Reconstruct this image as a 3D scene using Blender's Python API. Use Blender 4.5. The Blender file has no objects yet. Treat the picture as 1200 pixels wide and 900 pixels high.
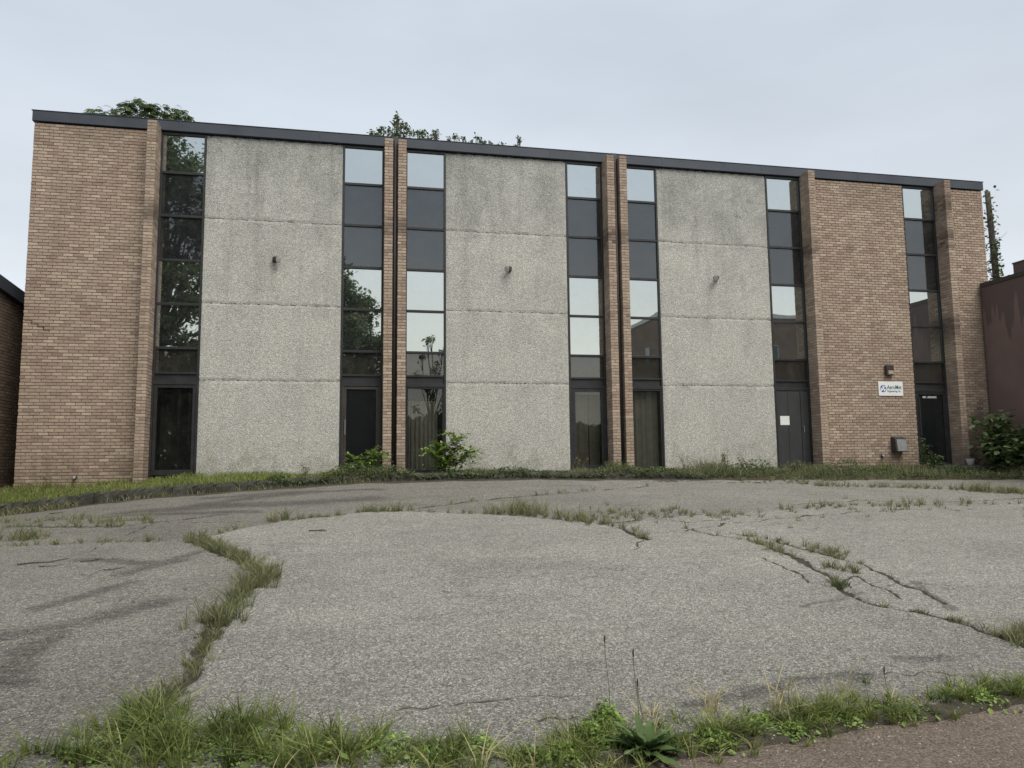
import bpy, math, random
import numpy as np
from mathutils import Vector, Matrix
S = bpy.context.scene
COL = S.collection
R = math.radians
random.seed(7); RNG = np.random.default_rng(11)

# ------------------------------------------------------------------ camera
CX, CD, CZ = 0.4954, 18.6737, 0.2583
YAW, PITCH, ROLL = 0.20164, 0.10217, -0.009976
FPX = 870.0
cy, sy, cp, sp = math.cos(YAW), math.sin(YAW), math.cos(PITCH), math.sin(PITCH)
FW = np.array([sy*cp, cy*cp, sp]); r0 = np.array([cy, -sy, 0.0]); u0 = np.cross(r0, FW)
RT = math.cos(ROLL)*r0 + math.sin(ROLL)*u0; UP = -math.sin(ROLL)*r0 + math.cos(ROLL)*u0
CAM = np.array([CX, -CD, CZ])
cam = bpy.data.cameras.new('camera'); co = bpy.data.objects.new('camera', cam); COL.objects.link(co)
co.matrix_world = Matrix(((RT[0], UP[0], -FW[0], CX), (RT[1], UP[1], -FW[1], -CD), (RT[2], UP[2], -FW[2], CZ), (0, 0, 0, 1)))
cam.sensor_fit = 'HORIZONTAL'; cam.sensor_width = 36; cam.lens = FPX/1200*36
cam.clip_start = .05; cam.clip_end = 3000
S.camera = co

# ------------------------------------------------------------------ light
SUN_EL, SUN_AZ = R(53), R(155)          # high, behind the photographer and to the right
w = bpy.data.worlds.new('World'); S.world = w; w.use_nodes = True
nt = w.node_tree; nt.nodes.clear()
def wn(t, **k):
    n = nt.nodes.new(t)
    for a, b in k.items(): setattr(n, a, b)
    return n
out = wn('ShaderNodeOutputWorld'); bg = wn('ShaderNodeBackground'); bg.inputs[1].default_value = .1
sky = wn('ShaderNodeTexSky', sky_type='NISHITA'); sky.sun_disc = False
sky.sun_elevation = SUN_EL; sky.sun_rotation = SUN_AZ
tc = wn('ShaderNodeTexCoord'); sx = wn('ShaderNodeSeparateXYZ'); nt.links.new(tc.outputs['Generated'], sx.inputs[0])
ramp = wn('ShaderNodeValToRGB'); nt.links.new(sx.outputs['Z'], ramp.inputs[0])
e = ramp.color_ramp.elements
e[0].position = 0; e[0].color = (.83, .86, .895, 1)
e[1].position = 1; e[1].color = (.545, .605, .68, 1)
for p_, c_ in ((.18, (.79, .83, .872, 1)), (.42, (.645, .705, .775, 1)), (.62, (.575, .635, .71, 1))):
    q_ = e.new(p_); q_.color = c_
mp = wn('ShaderNodeMapping'); mp.inputs['Scale'].default_value = (1.0, 1.0, 3.2); nt.links.new(tc.outputs['Generated'], mp.inputs[0])
nz = wn('ShaderNodeTexNoise'); nz.inputs['Scale'].default_value = 2.1; nz.inputs['Detail'].default_value = 5; nz.inputs['Roughness'].default_value = .5
nt.links.new(mp.outputs[0], nz.inputs['Vector'])
mr = wn('ShaderNodeMapRange'); mr.inputs[1].default_value = .3; mr.inputs[2].default_value = .7; mr.inputs[3].default_value = 7.4; mr.inputs[4].default_value = 8.75
nt.links.new(nz.outputs['Fac'], mr.inputs[0])
vm = wn('ShaderNodeVectorMath', operation='SCALE'); nt.links.new(ramp.outputs[0], vm.inputs[0]); nt.links.new(mr.outputs[0], vm.inputs['Scale'])
mx = wn('ShaderNodeMix', data_type='RGBA'); mx.inputs[0].default_value = .9
nt.links.new(sky.outputs[0], mx.inputs[6])
glow = wn('ShaderNodeMath', operation='MULTIPLY'); g1 = wn('ShaderNodeMapRange'); g2 = wn('ShaderNodeMapRange')
for q_, a_ in ((g1, (.2, -.9, 0, 1)), (g2, (.08, .36, 1, 0))):
    for i_, v_ in enumerate(a_): q_.inputs[i_+1].default_value = v_
nt.links.new(sx.outputs['Y'], g1.inputs[0]); nt.links.new(sx.outputs['Z'], g2.inputs[0]); nt.links.new(g1.outputs[0], glow.inputs[0]); nt.links.new(g2.outputs[0], glow.inputs[1])
wm = wn('ShaderNodeMix', data_type='RGBA', blend_type='MULTIPLY'); wm.inputs[7].default_value = (1.18, 1.09, .92, 1)
nt.links.new(glow.outputs[0], wm.inputs[0]); nt.links.new(vm.outputs[0], wm.inputs[6]); nt.links.new(wm.outputs[2], mx.inputs[7])
nt.links.new(mx.outputs[2], bg.inputs[0]); nt.links.new(bg.outputs[0], out.inputs[0])
sun = bpy.data.lights.new('sun', 'SUN'); sun.energy = 2.3; sun.angle = R(38); sun.color = (1, .95, .86)
so = bpy.data.objects.new('sun', sun); COL.objects.link(so)
sd = Vector((math.sin(SUN_AZ)*math.cos(SUN_EL), math.cos(SUN_AZ)*math.cos(SUN_EL), math.sin(SUN_EL)))
so.rotation_euler = sd.to_track_quat('Z', 'Y').to_euler(); so.location = (10, -20, 30)
S.view_settings.view_transform = 'Standard'; S.view_settings.look = 'None'
S.view_settings.exposure = .44; S.view_settings.gamma = 1
S.cycles.max_bounces = 8; S.cycles.transparent_max_bounces = 12

# ------------------------------------------------------------------ geometry helpers
def ray(px, py): return FW*FPX + RT*(px-600) - UP*(py-450)
def on_y(px, py, Y):
    d = ray(px, py); t = (Y+CD)/d[1]; return CAM + d*t
def on_x(px, py, X):
    d = ray(px, py); t = (X-CX)/d[0]; return CAM + d*t
KX = [-40, -12, -9, -6.72, -5.77, -4.8, -3.47, -1.2, .65, 4, 8.26, 13, 16.8, 25, 60]
KZ = [-2.0, -1.25, -1.0, -.75, -.65, -.53, -.41, -.27, -.17, -.15, -.22, -.28, -.34, -.45, -.9]
YK, YR, ZR = -1.5, -14.7, -1.35
def zk(X): return np.interp(X, KX, KZ)
def z_lot(X, Y):
    X = np.asarray(X, float); Y = np.asarray(Y, float)
    t = np.clip((YK-Y)/(YK-YR), -.1, 1)
    z = zk(X)*(1-t) + ZR*t
    z = z + .022*np.sin(X*.9+1.1)*np.sin(Y*.8)*np.clip(t*4, 0, 1)*np.clip((1-t)*4, 0, 1)
    return np.where(Y < YR, ZR + (Y-YR)*.004, z)
def at(px, py):
    d = ray(px, py); d = d/np.linalg.norm(d)
    lo, hi = 1.5, 60.0
    ts = np.linspace(lo, hi, 1200); P = CAM + d[None, :]*ts[:, None]
    h = P[:, 2] - z_lot(P[:, 0], P[:, 1]); i = int(np.argmax(h < 0))
    if h[i] >= 0: i = len(ts)-1
    a, b = ts[max(i-1, 0)], ts[i]
    for _ in range(25):
        m = (a+b)/2; p = CAM+d*m
        if p[2]-z_lot(p[0], p[1]) > 0: a = m
        else: b = m
    p = CAM+d*(a+b)/2
    return p
def mesh_obj(name, V, F, mat, parent=None, attrs=None, smooth=False):
    me = bpy.data.meshes.new(name)
    me.from_pydata([tuple(v) for v in V] if not isinstance(V, list) else V, [], F if isinstance(F, list) else [tuple(f) for f in F])
    for k, (dom, a) in (attrs or {}).items():
        at_ = me.attributes.new(k, 'FLOAT', dom); at_.data.foreach_set('value', np.asarray(a, np.float32))
    if smooth: me.shade_smooth()
    me.materials.append(mat); me.update()
    o = bpy.data.objects.new(name, me); COL.objects.link(o)
    if parent is not None: o.parent = parent
    return o
class MB:
    def __init__(s): s.v = []; s.f = []
    def quad(s, *p):
        n = len(s.v); s.v += [tuple(q) for q in p]; s.f.append(tuple(range(n, n+len(p))))
    def box(s, x0, x1, y0, y1, z0, z1, c=0.0):
        """box, with a chamfer c on all edges facing -Y"""
        n = len(s.v)
        if c <= 0:
            s.v += [(x0,y0,z0),(x1,y0,z0),(x1,y1,z0),(x0,y1,z0),(x0,y0,z1),(x1,y0,z1),(x1,y1,z1),(x0,y1,z1)]
            s.f += [tuple(n+i for i in q) for q in ((0,3,2,1),(4,5,6,7),(0,1,5,4),(1,2,6,5),(2,3,7,6),(3,0,4,7))]
        else:
            a = [(x0,y0+c,z0),(x1,y0+c,z0),(x1,y0+c,z1),(x0,y0+c,z1)]
            f = [(x0+c,y0,z0+c),(x1-c,y0,z0+c),(x1-c,y0,z1-c),(x0+c,y0,z1-c)]
            b = [(x0,y1,z0),(x1,y1,z0),(x1,y1,z1),(x0,y1,z1)]
            s.v += f+a+b
            s.f.append((n,n+1,n+2,n+3)); s.f.append((n+11,n+10,n+9,n+8))
            for i in range(4):
                j = (i+1) % 4
                s.f.append((n+4+i, n+4+j, n+j, n+i)); s.f.append((n+8+i, n+8+j, n+4+j, n+4+i))
    def tube(s, pts, rad, k=8, cap=True):
        pts = [Vector(p) for p in pts]; rad = rad if isinstance(rad, (list, tuple)) else [rad]*len(pts)
        n = len(s.v)
        for i, p in enumerate(pts):
            d = (pts[min(i+1, len(pts)-1)] - pts[max(i-1, 0)]).normalized()
            a = d.orthogonal().normalized() if abs(d.z) > .95 else d.cross(Vector((0, 0, 1))).normalized()
            if abs(d.z) > .95: a = (Vector((1, 0, 0)) - d*d.x).normalized()
            b = d.cross(a)
            for j in range(k):
                t = 2*math.pi*j/k; s.v.append(tuple(p + (a*math.cos(t)+b*math.sin(t))*rad[i]))
        for i in range(len(pts)-1):
            for j in range(k):
                j2 = (j+1) % k
                s.f.append((n+i*k+j, n+i*k+j2, n+(i+1)*k+j2, n+(i+1)*k+j))
        if cap:
            s.f.append(tuple(n+j for j in range(k))[::-1]); s.f.append(tuple(n+(len(pts)-1)*k+j for j in range(k)))
    def build(s, name, mat, parent=None, smooth=False, attrs=None):
        return mesh_obj(name, s.v, s.f, mat, parent, attrs, smooth)
def tag(o, label=None, cat=None, group=None, kind=None):
    if label: o['label'] = label
    if cat: o['category'] = cat
    if group: o['group'] = group
    if kind: o['kind'] = kind
    return o
def thing(name, label, cat, loc=(0, 0, 0), group=None):
    o = bpy.data.objects.new(name, None); COL.objects.link(o); o.location = loc; o.empty_display_size = .2
    return tag(o, label, cat, group)
def put(o, parent):
    """parent a mesh whose vertices are in world space under a placed Empty"""
    o.parent = parent; o.matrix_parent_inverse = Matrix.Translation(-Vector(parent.location)); return o

# ------------------------------------------------------------------ material helpers
def newmat(name):
    m = bpy.data.materials.new(name); m.use_nodes = True; m.node_tree.nodes.clear(); return m
class NT:
    def __init__(s, name):
        s.m = newmat(name); s.t = s.m.node_tree
        s.out = s.n('ShaderNodeOutputMaterial')
    def n(s, t, **k):
        x = s.t.nodes.new(t)
        for a, b in k.items(): setattr(x, a, b)
        return x
    def l(s, a, b): s.t.links.new(a, b)
    def pos(s, scale=(1, 1, 1)):
        g = s.n('ShaderNodeNewGeometry'); mp = s.n('ShaderNodeMapping'); mp.inputs['Scale'].default_value = scale
        s.l(g.outputs['Position'], mp.inputs[0]); return mp.outputs[0]
    def noise(s, scale, detail=3, rough=.55, vec=None):
        x = s.n('ShaderNodeTexNoise'); x.inputs['Scale'].default_value = scale; x.inputs['Detail'].default_value = detail; x.inputs['Roughness'].default_value = rough
        s.l(vec if vec is not None else s.pos(), x.inputs['Vector']); return x.outputs['Fac']
    def vor(s, scale, feature='F1', out='Distance', vec=None):
        x = s.n('ShaderNodeTexVoronoi'); x.feature = feature; x.inputs['Scale'].default_value = scale
        s.l(vec if vec is not None else s.pos(), x.inputs['Vector']); return x.outputs[out]
    def ramp(s, fac, stops):
        x = s.n('ShaderNodeValToRGB'); s.l(fac, x.inputs[0]); el = x.color_ramp.elements
        for i, (p, c) in enumerate(stops):
            if isinstance(c, (int, float)): c = (c, c, c)
            q = el[i] if i < 2 else el.new(p)
            q.position = p; q.color = (*c, 1)
        return x.outputs[0]
    def mr(s, v, a, b, c, d):
        x = s.n('ShaderNodeMapRange'); s.l(v, x.inputs[0])
        for i, q in enumerate((a, b, c, d)): x.inputs[i+1].default_value = q
        return x.outputs[0]
    def math(s, op, a, b=None):
        x = s.n('ShaderNodeMath', operation=op)
        for i, q in enumerate((a, b)):
            if q is None: continue
            if isinstance(q, (int, float)): x.inputs[i].default_value = q
            else: s.l(q, x.inputs[i])
        return x.outputs[0]
    def mix(s, fac, a, b, mode='MIX'):
        x = s.n('ShaderNodeMix', data_type='RGBA', blend_type=mode)
        for i, q in ((0, fac), (6, a), (7, b)):
            if isinstance(q, (int, float)): x.inputs[i].default_value = q if i == 0 else (q, q, q, 1)
            elif isinstance(q, tuple): x.inputs[i].default_value = (*q, 1)
            else: s.l(q, x.inputs[i])
        return x.outputs[2]
    def attr(s, name, kind='GEOMETRY'):
        x = s.n('ShaderNodeAttribute', attribute_name=name, attribute_type=kind); return x.outputs['Fac']
    def bump(s, h, strength=.5, dist=.01, nrm=None):
        x = s.n('ShaderNodeBump'); x.inputs['Strength'].default_value = strength; x.inputs['Distance'].default_value = dist
        s.l(h, x.inputs['Height'])
        if nrm is not None: s.l(nrm, x.inputs['Normal'])
        return x.outputs[0]
    def bsdf(s, col, rough=.8, nrm=None, spec=.3, metal=0.0, finish=True):
        b = s.n('ShaderNodeBsdfPrincipled')
        if isinstance(col, tuple): b.inputs['Base Color'].default_value = (*col, 1)
        else: s.l(col, b.inputs['Base Color'])
        if isinstance(rough, (int, float)): b.inputs['Roughness'].default_value = rough
        else: s.l(rough, b.inputs['Roughness'])
        b.inputs['Specular IOR Level'].default_value = spec; b.inputs['Metallic'].default_value = metal
        if nrm is not None: s.l(nrm, b.inputs['Normal'])
        if finish: s.l(b.outputs[0], s.out.inputs[0])
        return b
def simple(name, c, rough=.6, spec=.3, metal=0, var=.12, scale=6):
    t = NT(name); f = t.noise(scale, 4)
    col = t.mix(t.mr(f, .3, .7, 0, 1), tuple(x*(1-var) for x in c), tuple(x*(1+var) for x in c))
    t.bsdf(col, rough, t.bump(t.noise(scale*14, 3), .15, .004), spec, metal); return t.m
def brick_mat(name, single, dark=1.0):
    t = NT(name)
    if single: rnd = t.n('ShaderNodeObjectInfo').outputs['Random']
    else: rnd = t.attr('rnd')
    c = t.ramp(rnd, [(0, (.29, .215, .168)), (1, (.53, .43, .335)), (.12, (.345, .262, .205)), (.5, (.41, .318, .245)), (.82, (.465, .37, .287)), (.3, (.40, .29, .232))])
    big = t.noise(.55, 5, .6)
    c = t.mix(t.mr(big, .35, .7, 0, .5), c, t.mix(1, c, (.72, .70, .70), 'MULTIPLY'))
    streak = t.noise(1.0, 4, .6, t.pos((2.6, 2.6, .22)))
    c = t.mix(t.mr(streak, .52, .75, 0, .45), c, t.mix(1, c, (.62, .6, .6), 'MULTIPLY'))
    smear = t.mr(t.noise(1.3, 6, .7), .42, .66, 0, .5)
    c = t.mix(smear, c, (.33, .26, .203))
    pale = t.mr(t.noise(7, 5, .75), .60, .74, 0, .45); c = t.mix(pale, c, (.50, .45, .38))
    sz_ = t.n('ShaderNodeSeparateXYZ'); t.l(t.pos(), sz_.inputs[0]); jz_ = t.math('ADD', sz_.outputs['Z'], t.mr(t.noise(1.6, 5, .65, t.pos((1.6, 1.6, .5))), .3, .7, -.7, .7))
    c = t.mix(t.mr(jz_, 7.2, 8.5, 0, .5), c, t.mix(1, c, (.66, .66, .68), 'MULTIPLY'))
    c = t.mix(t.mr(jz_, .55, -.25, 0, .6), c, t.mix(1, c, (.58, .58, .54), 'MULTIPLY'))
    fine = t.noise(38, 4, .7)
    c = t.mix(1, c, t.ramp(fine, [(.25, .74), (.75, 1.2)]), 'MULTIPLY')
    if not single:
        c = t.mix(t.attr('stain'), c, t.mix(1, c, (.34, .34, .35), 'MULTIPLY'))
    c = t.mix(1, c, (1.02, 1.025, 1.02), 'MULTIPLY')
    if dark != 1: c = t.mix(1, c, (dark, dark*.97, dark*.95), 'MULTIPLY')
    t.bsdf(c, .9, t.bump(t.noise(60, 4, .7), .5, .004), .15); return t.m
M = {}
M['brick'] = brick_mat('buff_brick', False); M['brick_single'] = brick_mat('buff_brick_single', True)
M['brick_dark'] = brick_mat('brown_brick', False, .42)
def mortar(name, k):
    t = NT(name); f = t.noise(9, 5); c = t.mix(f, (.145*k, .12*k, .10*k), (.23*k, .192*k, .158*k)); c = t.mix(t.mr(t.noise(1.3, 6, .7), .42, .66, 0, .75), c, (.26*k, .21*k, .168*k))
    t.bsdf(c, .95, t.bump(t.noise(120, 3), .6, .004), .1); return t.m
M['mortar'] = mortar('mortar', 1); M['mortar_dark'] = mortar('dark_mortar', .45)
def aggregate():
    t = NT('exposed_aggregate_concrete')
    v1 = t.vor(48, out='Color'); v2 = t.vor(24, out='Color'); d1 = t.vor(48)
    s1 = t.n('ShaderNodeSeparateColor'); t.l(v1, s1.inputs[0]); s2 = t.n('ShaderNodeSeparateColor'); t.l(v2, s2.inputs[0])
    c = t.ramp(s1.outputs[0], [(0, (.25, .25, .235)), (1, (.90, .88, .80)), (.3, (.47, .465, .435)), (.7, (.63, .62, .57))])
    c2 = t.ramp(s2.outputs[1], [(0, (.30, .297, .28)), (1, (.67, .655, .595))])
    c = t.mix(.42, c, c2)
    c = t.mix(t.mr(d1, .35, .75, 0, .75), c, (.20, .20, .19))
    c = t.mix(.25, c, (.54, .535, .49)); c = t.mix(1, c, (1.06, 1.05, 1.03), 'MULTIPLY')
    gz = t.n('ShaderNodeSeparateXYZ'); t.l(t.pos(), gz.inputs[0]); hi_ = t.mr(gz.outputs['Z'], 2.5, 7.5, .3, 1)
    big = t.noise(.8, 6, .62)
    c = t.mix(t.math('MULTIPLY', hi_, t.mr(big, .40, .68, 0, .8)), c, t.mix(1, c, (.62, .63, .65), 'MULTIPLY'))
    streak = t.noise(1.5, 5, .62, t.pos((1.8, 1.8, .16)))
    c = t.mix(t.math('MULTIPLY', hi_, t.mr(streak, .50, .72, 0, .7)), c, t.mix(1, c, (.60, .61, .63), 'MULTIPLY'))
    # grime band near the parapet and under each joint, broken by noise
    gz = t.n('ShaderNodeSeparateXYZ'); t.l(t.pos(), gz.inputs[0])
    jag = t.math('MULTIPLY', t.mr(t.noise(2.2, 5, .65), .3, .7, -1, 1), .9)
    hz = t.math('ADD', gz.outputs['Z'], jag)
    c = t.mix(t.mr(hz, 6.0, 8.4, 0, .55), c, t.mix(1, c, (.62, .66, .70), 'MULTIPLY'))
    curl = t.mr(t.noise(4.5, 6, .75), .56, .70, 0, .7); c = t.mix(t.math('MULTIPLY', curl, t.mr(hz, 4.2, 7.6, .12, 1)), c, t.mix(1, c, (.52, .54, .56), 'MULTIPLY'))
    rust = t.math('MULTIPLY', t.mr(t.noise(1.1, 5, .65, t.pos((3, 3, .3))), .62, .8, 0, .5), 1.0); c = t.mix(rust, c, t.mix(1, c, (.80, .70, .56), 'MULTIPLY'))
    c = t.mix(t.mr(hz, .55, -.2, 0, .55), c, t.mix(1, c, (.62, .63, .56), 'MULTIPLY'))
    c = t.mix(t.attr('grime'), c, t.mix(1, c, (.42, .42, .42), 'MULTIPLY'))
    h = t.math('SUBTRACT', 1.0, d1)
    t.bsdf(c, .92, t.bump(h, .8, .012), .15); return t.m
M['concrete'] = aggregate()
M['frame'] = simple('dark_bronze_aluminium', (.026, .027, .028), .42, .4, 0, .25, 5)
M['frame_brown'] = simple('brown_aluminium', (.05, .042, .036), .45, .4, 0, .2, 5)
M['fascia'] = simple('dark_metal_fascia', (.044, .053, .068), .5, .4, 0, .22, 1.3)
M['spandrel_back'] = simple('grey_backing', (.10, .11, .115), .7)
M['spandrel_light'] = simple('pale_backing', (.48, .48, .46), .7)
M['beige_panel'] = simple('beige_transom_panel', (.26, .235, .19), .6)
M['dark_room'] = simple('dark_interior', (.02, .02, .02), .9)
M['curtain'] = simple('grey_curtain', (.30, .295, .275), .9, .1)
M['curtain_brown'] = simple('brown_curtain', (.20, .185, .165), .9, .1)
def glass(name, refl, tint, tr=0.0, body=(.012, .014, .016), film=1.0, through=(.55, .58, .58)):
    t = NT(name)
    g = t.n('ShaderNodeBsdfGlossy'); g.inputs['Roughness'].default_value = .012
    g.inputs['Color'].default_value = (*tint, 1)
    # slight waviness of old glass and a film of dirt
    t.l(t.bump(t.noise(1.1, 2), .05, .02), g.inputs['Normal'])
    b = t.bsdf(body, .35, None, .2, finish=False)
    base = b.outputs[0]
    if tr > 0:
        tp = t.n('ShaderNodeBsdfTransparent'); tp.inputs[0].default_value = (*through, 1)
        m0 = t.n('ShaderNodeMixShader'); m0.inputs[0].default_value = tr; t.l(base, m0.inputs[1]); t.l(tp.outputs[0], m0.inputs[2]); base = m0.outputs[0]
    lw = t.n('ShaderNodeLayerWeight'); lw.inputs[0].default_value = .25
    f = t.math('ADD', t.math('MULTIPLY', lw.outputs['Fresnel'], .5), refl)
    m = t.n('ShaderNodeMixShader'); t.l(f, m.inputs[0]); t.l(base, m.inputs[1]); t.l(g.outputs[0], m.inputs[2])
    d = t.n('ShaderNodeBsdfDiffuse'); d.inputs[0].default_value = (.33, .33, .31, 1)
    m2 = t.n('ShaderNodeMixShader'); t.l(t.mr(t.noise(3.2, 6, .68), .45, .8, .012*film, .09*film), m2.inputs[0]); t.l(m.outputs[0], m2.inputs[1]); t.l(d.outputs[0], m2.inputs[2])
    t.l(m2.outputs[0], t.out.inputs[0]); return t.m
M['mirror_glass'] = glass('mirror_glass', .66, (.90, .965, .95))
M['spandrel_glass'] = glass('spandrel_glass', .10, (.9, .95, 1.0), .55)
M['transom_glass'] = glass('transom_glass', .10, (.9, .92, .92), .85, through=(.72, .72, .70))
M['door_glass'] = glass('door_glass', .05, (.9, .95, .95), .93, film=.35, through=(.84, .84, .81))
M['black_glass'] = glass('black_glass', .03, (.85, .95, .95), .3, film=.12)
M['white'] = simple('white_sign_board', (.78, .79, .79), .5, .4, 0, .03, 3)
M['ink'] = simple('sign_lettering', (.06, .15, .16), .5)
M['ink_blue'] = simple('sign_blue', (.05, .10, .30), .5)
M['white_vinyl'] = simple('white_vinyl', (.75, .75, .74), .5)
M['grey_metal'] = simple('grey_painted_metal', (.24, .245, .25), .5, .4, 0, .15, 8)
M['bronze_metal'] = simple('bronze_painted_metal', (.05, .044, .04), .5, .4, 0, .2, 8)
M['lens'] = simple('frosted_lens', (.42, .34, .26), .4, .5)
M['bulb'] = simple('lamp_glass', (.5, .5, .48), .25, .6)
M['paper'] = simple('paper', (.72, .72, .70), .7, .2, 0, .03)
M['pvc'] = simple('grey_pipe', (.25, .25, .24), .6)
M['kerb'] = None

def ground_mat(name, asphalt=True):
    t = NT(name)
    v = t.vor(105, out='Color'); sp_ = t.n('ShaderNodeSeparateColor'); t.l(v, sp_.inputs[0])
    v2 = t.vor(66, out='Color'); sp2 = t.n('ShaderNodeSeparateColor'); t.l(v2, sp2.inputs[0])
    d = t.vor(105); d2 = t.vor(66)
    if asphalt:
        c = t.ramp(sp_.outputs[0], [(0, (.12, .116, .104)), (1, (.78, .755, .69)), (.35, (.27, .26, .235)), (.75, (.44, .425, .385))])
        c2 = t.ramp(sp2.outputs[1], [(0, (.10, .097, .088)), (1, (.80, .775, .71)), (.3, (.24, .232, .21)), (.72, (.43, .415, .375))])
        c = t.mix(.6, c, c2)
        c = t.mix(.12, c, (.34, .328, .295))
        c = t.mix(t.mr(d, .4, .8, 0, .8), c, (.10, .098, .09))
        c = t.mix(t.mr(t.noise(26, 5, .75), .54, .66, 0, .8), c, (.11, .106, .096))
        big = t.noise(.5, 6, .6)
        c = t.mix(t.mr(big, .42, .7, 0, .5), c, t.mix(1, c, (.70, .70, .71), 'MULTIPLY'))
        c = t.mix(t.mr(t.noise(1.7, 5, .65, t.pos((.5, 1.6, 1))), .5, .78, 0, .55), c, t.mix(1, c, (.6, .6, .6), 'MULTIPLY'))
        lt_ = t.noise(.9, 6, .7); c = t.mix(t.mr(lt_, .52, .74, 0, .5), c, t.mix(1, c, (1.28, 1.25, 1.2), 'MULTIPLY'))
        oil = t.mr(t.noise(.42, 3, .5), .60, .70, 0, .5); c = t.mix(t.math('MULTIPLY', oil, t.mr(t.noise(6, 5, .7), .4, .6, .2, 1)), c, t.mix(1, c, (.58, .57, .57), 'MULTIPLY'))
        fis = t.mr(t.noise(10, 5, .75, t.pos((.45, 1.5, 1))), .625, .68, 0, .8); c = t.mix(t.math('MULTIPLY', fis, t.mr(t.noise(.6, 4, .6), .45, .6, .1, 1)), c, (.075, .072, .066))
        # hairline crazing in patches
        wv = t.n('ShaderNodeVectorMath', operation='ADD'); ns = t.n('ShaderNodeTexNoise'); ns.inputs['Scale'].default_value = 3.0; ns.inputs['Detail'].default_value = 4
        p = t.pos(); t.l(p, ns.inputs['Vector']); sc = t.n('ShaderNodeVectorMath', operation='SCALE'); t.l(ns.outputs['Color'], sc.inputs[0]); sc.inputs['Scale'].default_value = .5
        t.l(p, wv.inputs[0]); t.l(sc.outputs[0], wv.inputs[1])
        ed = t.vor(1.7, 'DISTANCE_TO_EDGE', 'Distance', wv.outputs[0])
        hair = t.math('MULTIPLY', t.mr(ed, .006, .02, 1, 0), t.mr(t.noise(.8, 3), .52, .66, 0, .55))
        c = t.mix(hair, c, (.06, .058, .05))
        st = t.attr('stain'); stn = t.math('MULTIPLY', t.mr(t.math('ADD', t.math('MULTIPLY', st, .9), t.mr(t.noise(6, 7, .78, t.pos((.3, 2.6, 1))), .25, .75, -.55, .35)), .12, .75, 0, .72), t.mr(st, 0, .3, 0, 1))
        c = t.mix(stn, c, t.mix(1, c, (.34, .335, .335), 'MULTIPLY'))
        c = t.mix(t.attr('tone'), c, t.mix(1, c, (.66, .645, .635), 'MULTIPLY'))
        c = t.mix(1, c, (1.03, 1.015, .985), 'MULTIPLY')
        # shade in the pits between stones put into the colour, darker towards the street
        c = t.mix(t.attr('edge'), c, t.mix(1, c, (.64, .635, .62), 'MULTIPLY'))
        ck = t.attr('crack'); ckn = t.mr(t.math('ADD', ck, t.mr(t.noise(14, 5, .7), .2, .8, -.28, .28)), .35, .6, 0, 1)
        c = t.mix(ckn, c, t.mix(t.noise(20, 4), (.035, .032, .024), (.10, .085, .06)))
    else:
        c = t.ramp(sp_.outputs[0], [(0, (.075, .055, .042)), (1, (.38, .335, .285)), (.4, (.145, .120, .098)), (.8, (.21, .178, .146))])
        c2 = t.ramp(sp2.outputs[1], [(0, (.095, .07, .05)), (1, (.26, .20, .15))])
        c = t.mix(.5, c, c2)
        c = t.mix(t.mr(t.noise(1.6, 6, .6), .4, .7, 0, .6), c, t.mix(1, c, (.66, .64, .62), 'MULTIPLY'))
    h = t.math('SUBTRACT', t.math('MULTIPLY', d2, -.8), d)
    h = t.math('ADD', h, t.math('MULTIPLY', t.noise(16, 5, .7), 1.2))
    t.bsdf(c, .9, t.bump(h, .75, .010), .25); return t.m
M['asphalt'] = ground_mat('weathered_asphalt'); M['road'] = ground_mat('reddish_roadside_asphalt', False)
t_ = NT('bare_earth'); t_.bsdf(t_.mix(t_.noise(7, 6, .65), (.055, .045, .03), (.15, .13, .09)), .95, t_.bump(t_.noise(30, 5, .7), .8, .03), .1); M['soil'] = t_.m
t_ = NT('old_concrete_kerb')
c_ = t_.mix(t_.mr(t_.noise(2.2, 6, .65), .35, .65, 0, 1), (.032, .032, .025), (.095, .093, .078))
c_ = t_.mix(t_.mr(t_.noise(5, 5, .7, t_.pos((1, 1, .5))), .48, .7, 0, .8), c_, (.045, .047, .03))
t_.bsdf(c_, .95, t_.bump(t_.noise(40, 5, .7), .8, .01), .1); M['kerb'] = t_.m
def leaf_mat(name, dark, mid, light, dry=None, trans=.25):
    t = NT(name); rnd = t.attr('rnd')
    st = [(0, dark), (1, light), (.5, mid)]
    if dry: st = [(0, dark), (1, dry), (.45, mid), (.80, light), (.9, dry)]
    c = t.ramp(rnd, st)
    c = t.mix(1, c, t.ramp(t.noise(5, 3), [(.3, .75), (.7, 1.25)]), 'MULTIPLY')
    b = t.bsdf(c, .6, None, .25, finish=False)
    tr = t.n('ShaderNodeBsdfTranslucent'); t.l(c, tr.inputs[0])
    m = t.n('ShaderNodeMixShader'); m.inputs[0].default_value = trans; t.l(b.outputs[0], m.inputs[1]); t.l(tr.outputs[0], m.inputs[2]); t.l(m.outputs[0], t.out.inputs[0])
    return t.m
M['lawn'] = leaf_mat('verge_grass', (.10, .14, .034), (.185, .235, .055), (.27, .32, .09), (.36, .33, .17))
M['fgrass'] = leaf_mat('roadside_grass', (.05, .08, .022), (.15, .185, .05), (.25, .285, .09), (.44, .38, .20))
M['dgrass'] = leaf_mat('dry_crack_grass', (.085, .10, .045), (.16, .175, .08), (.23, .235, .12), (.36, .32, .20))
M['weed'] = leaf_mat('weed_leaves', (.055, .085, .032), (.10, .145, .055), (.16, .20, .09))
M['sapling'] = leaf_mat('sapling_leaves', (.12, .19, .045), (.21, .31, .07), (.32, .42, .12))
M['tree'] = leaf_mat('tree_leaves', (.06, .09, .04), (.11, .155, .065), (.175, .22, .095), None, .42)
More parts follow.
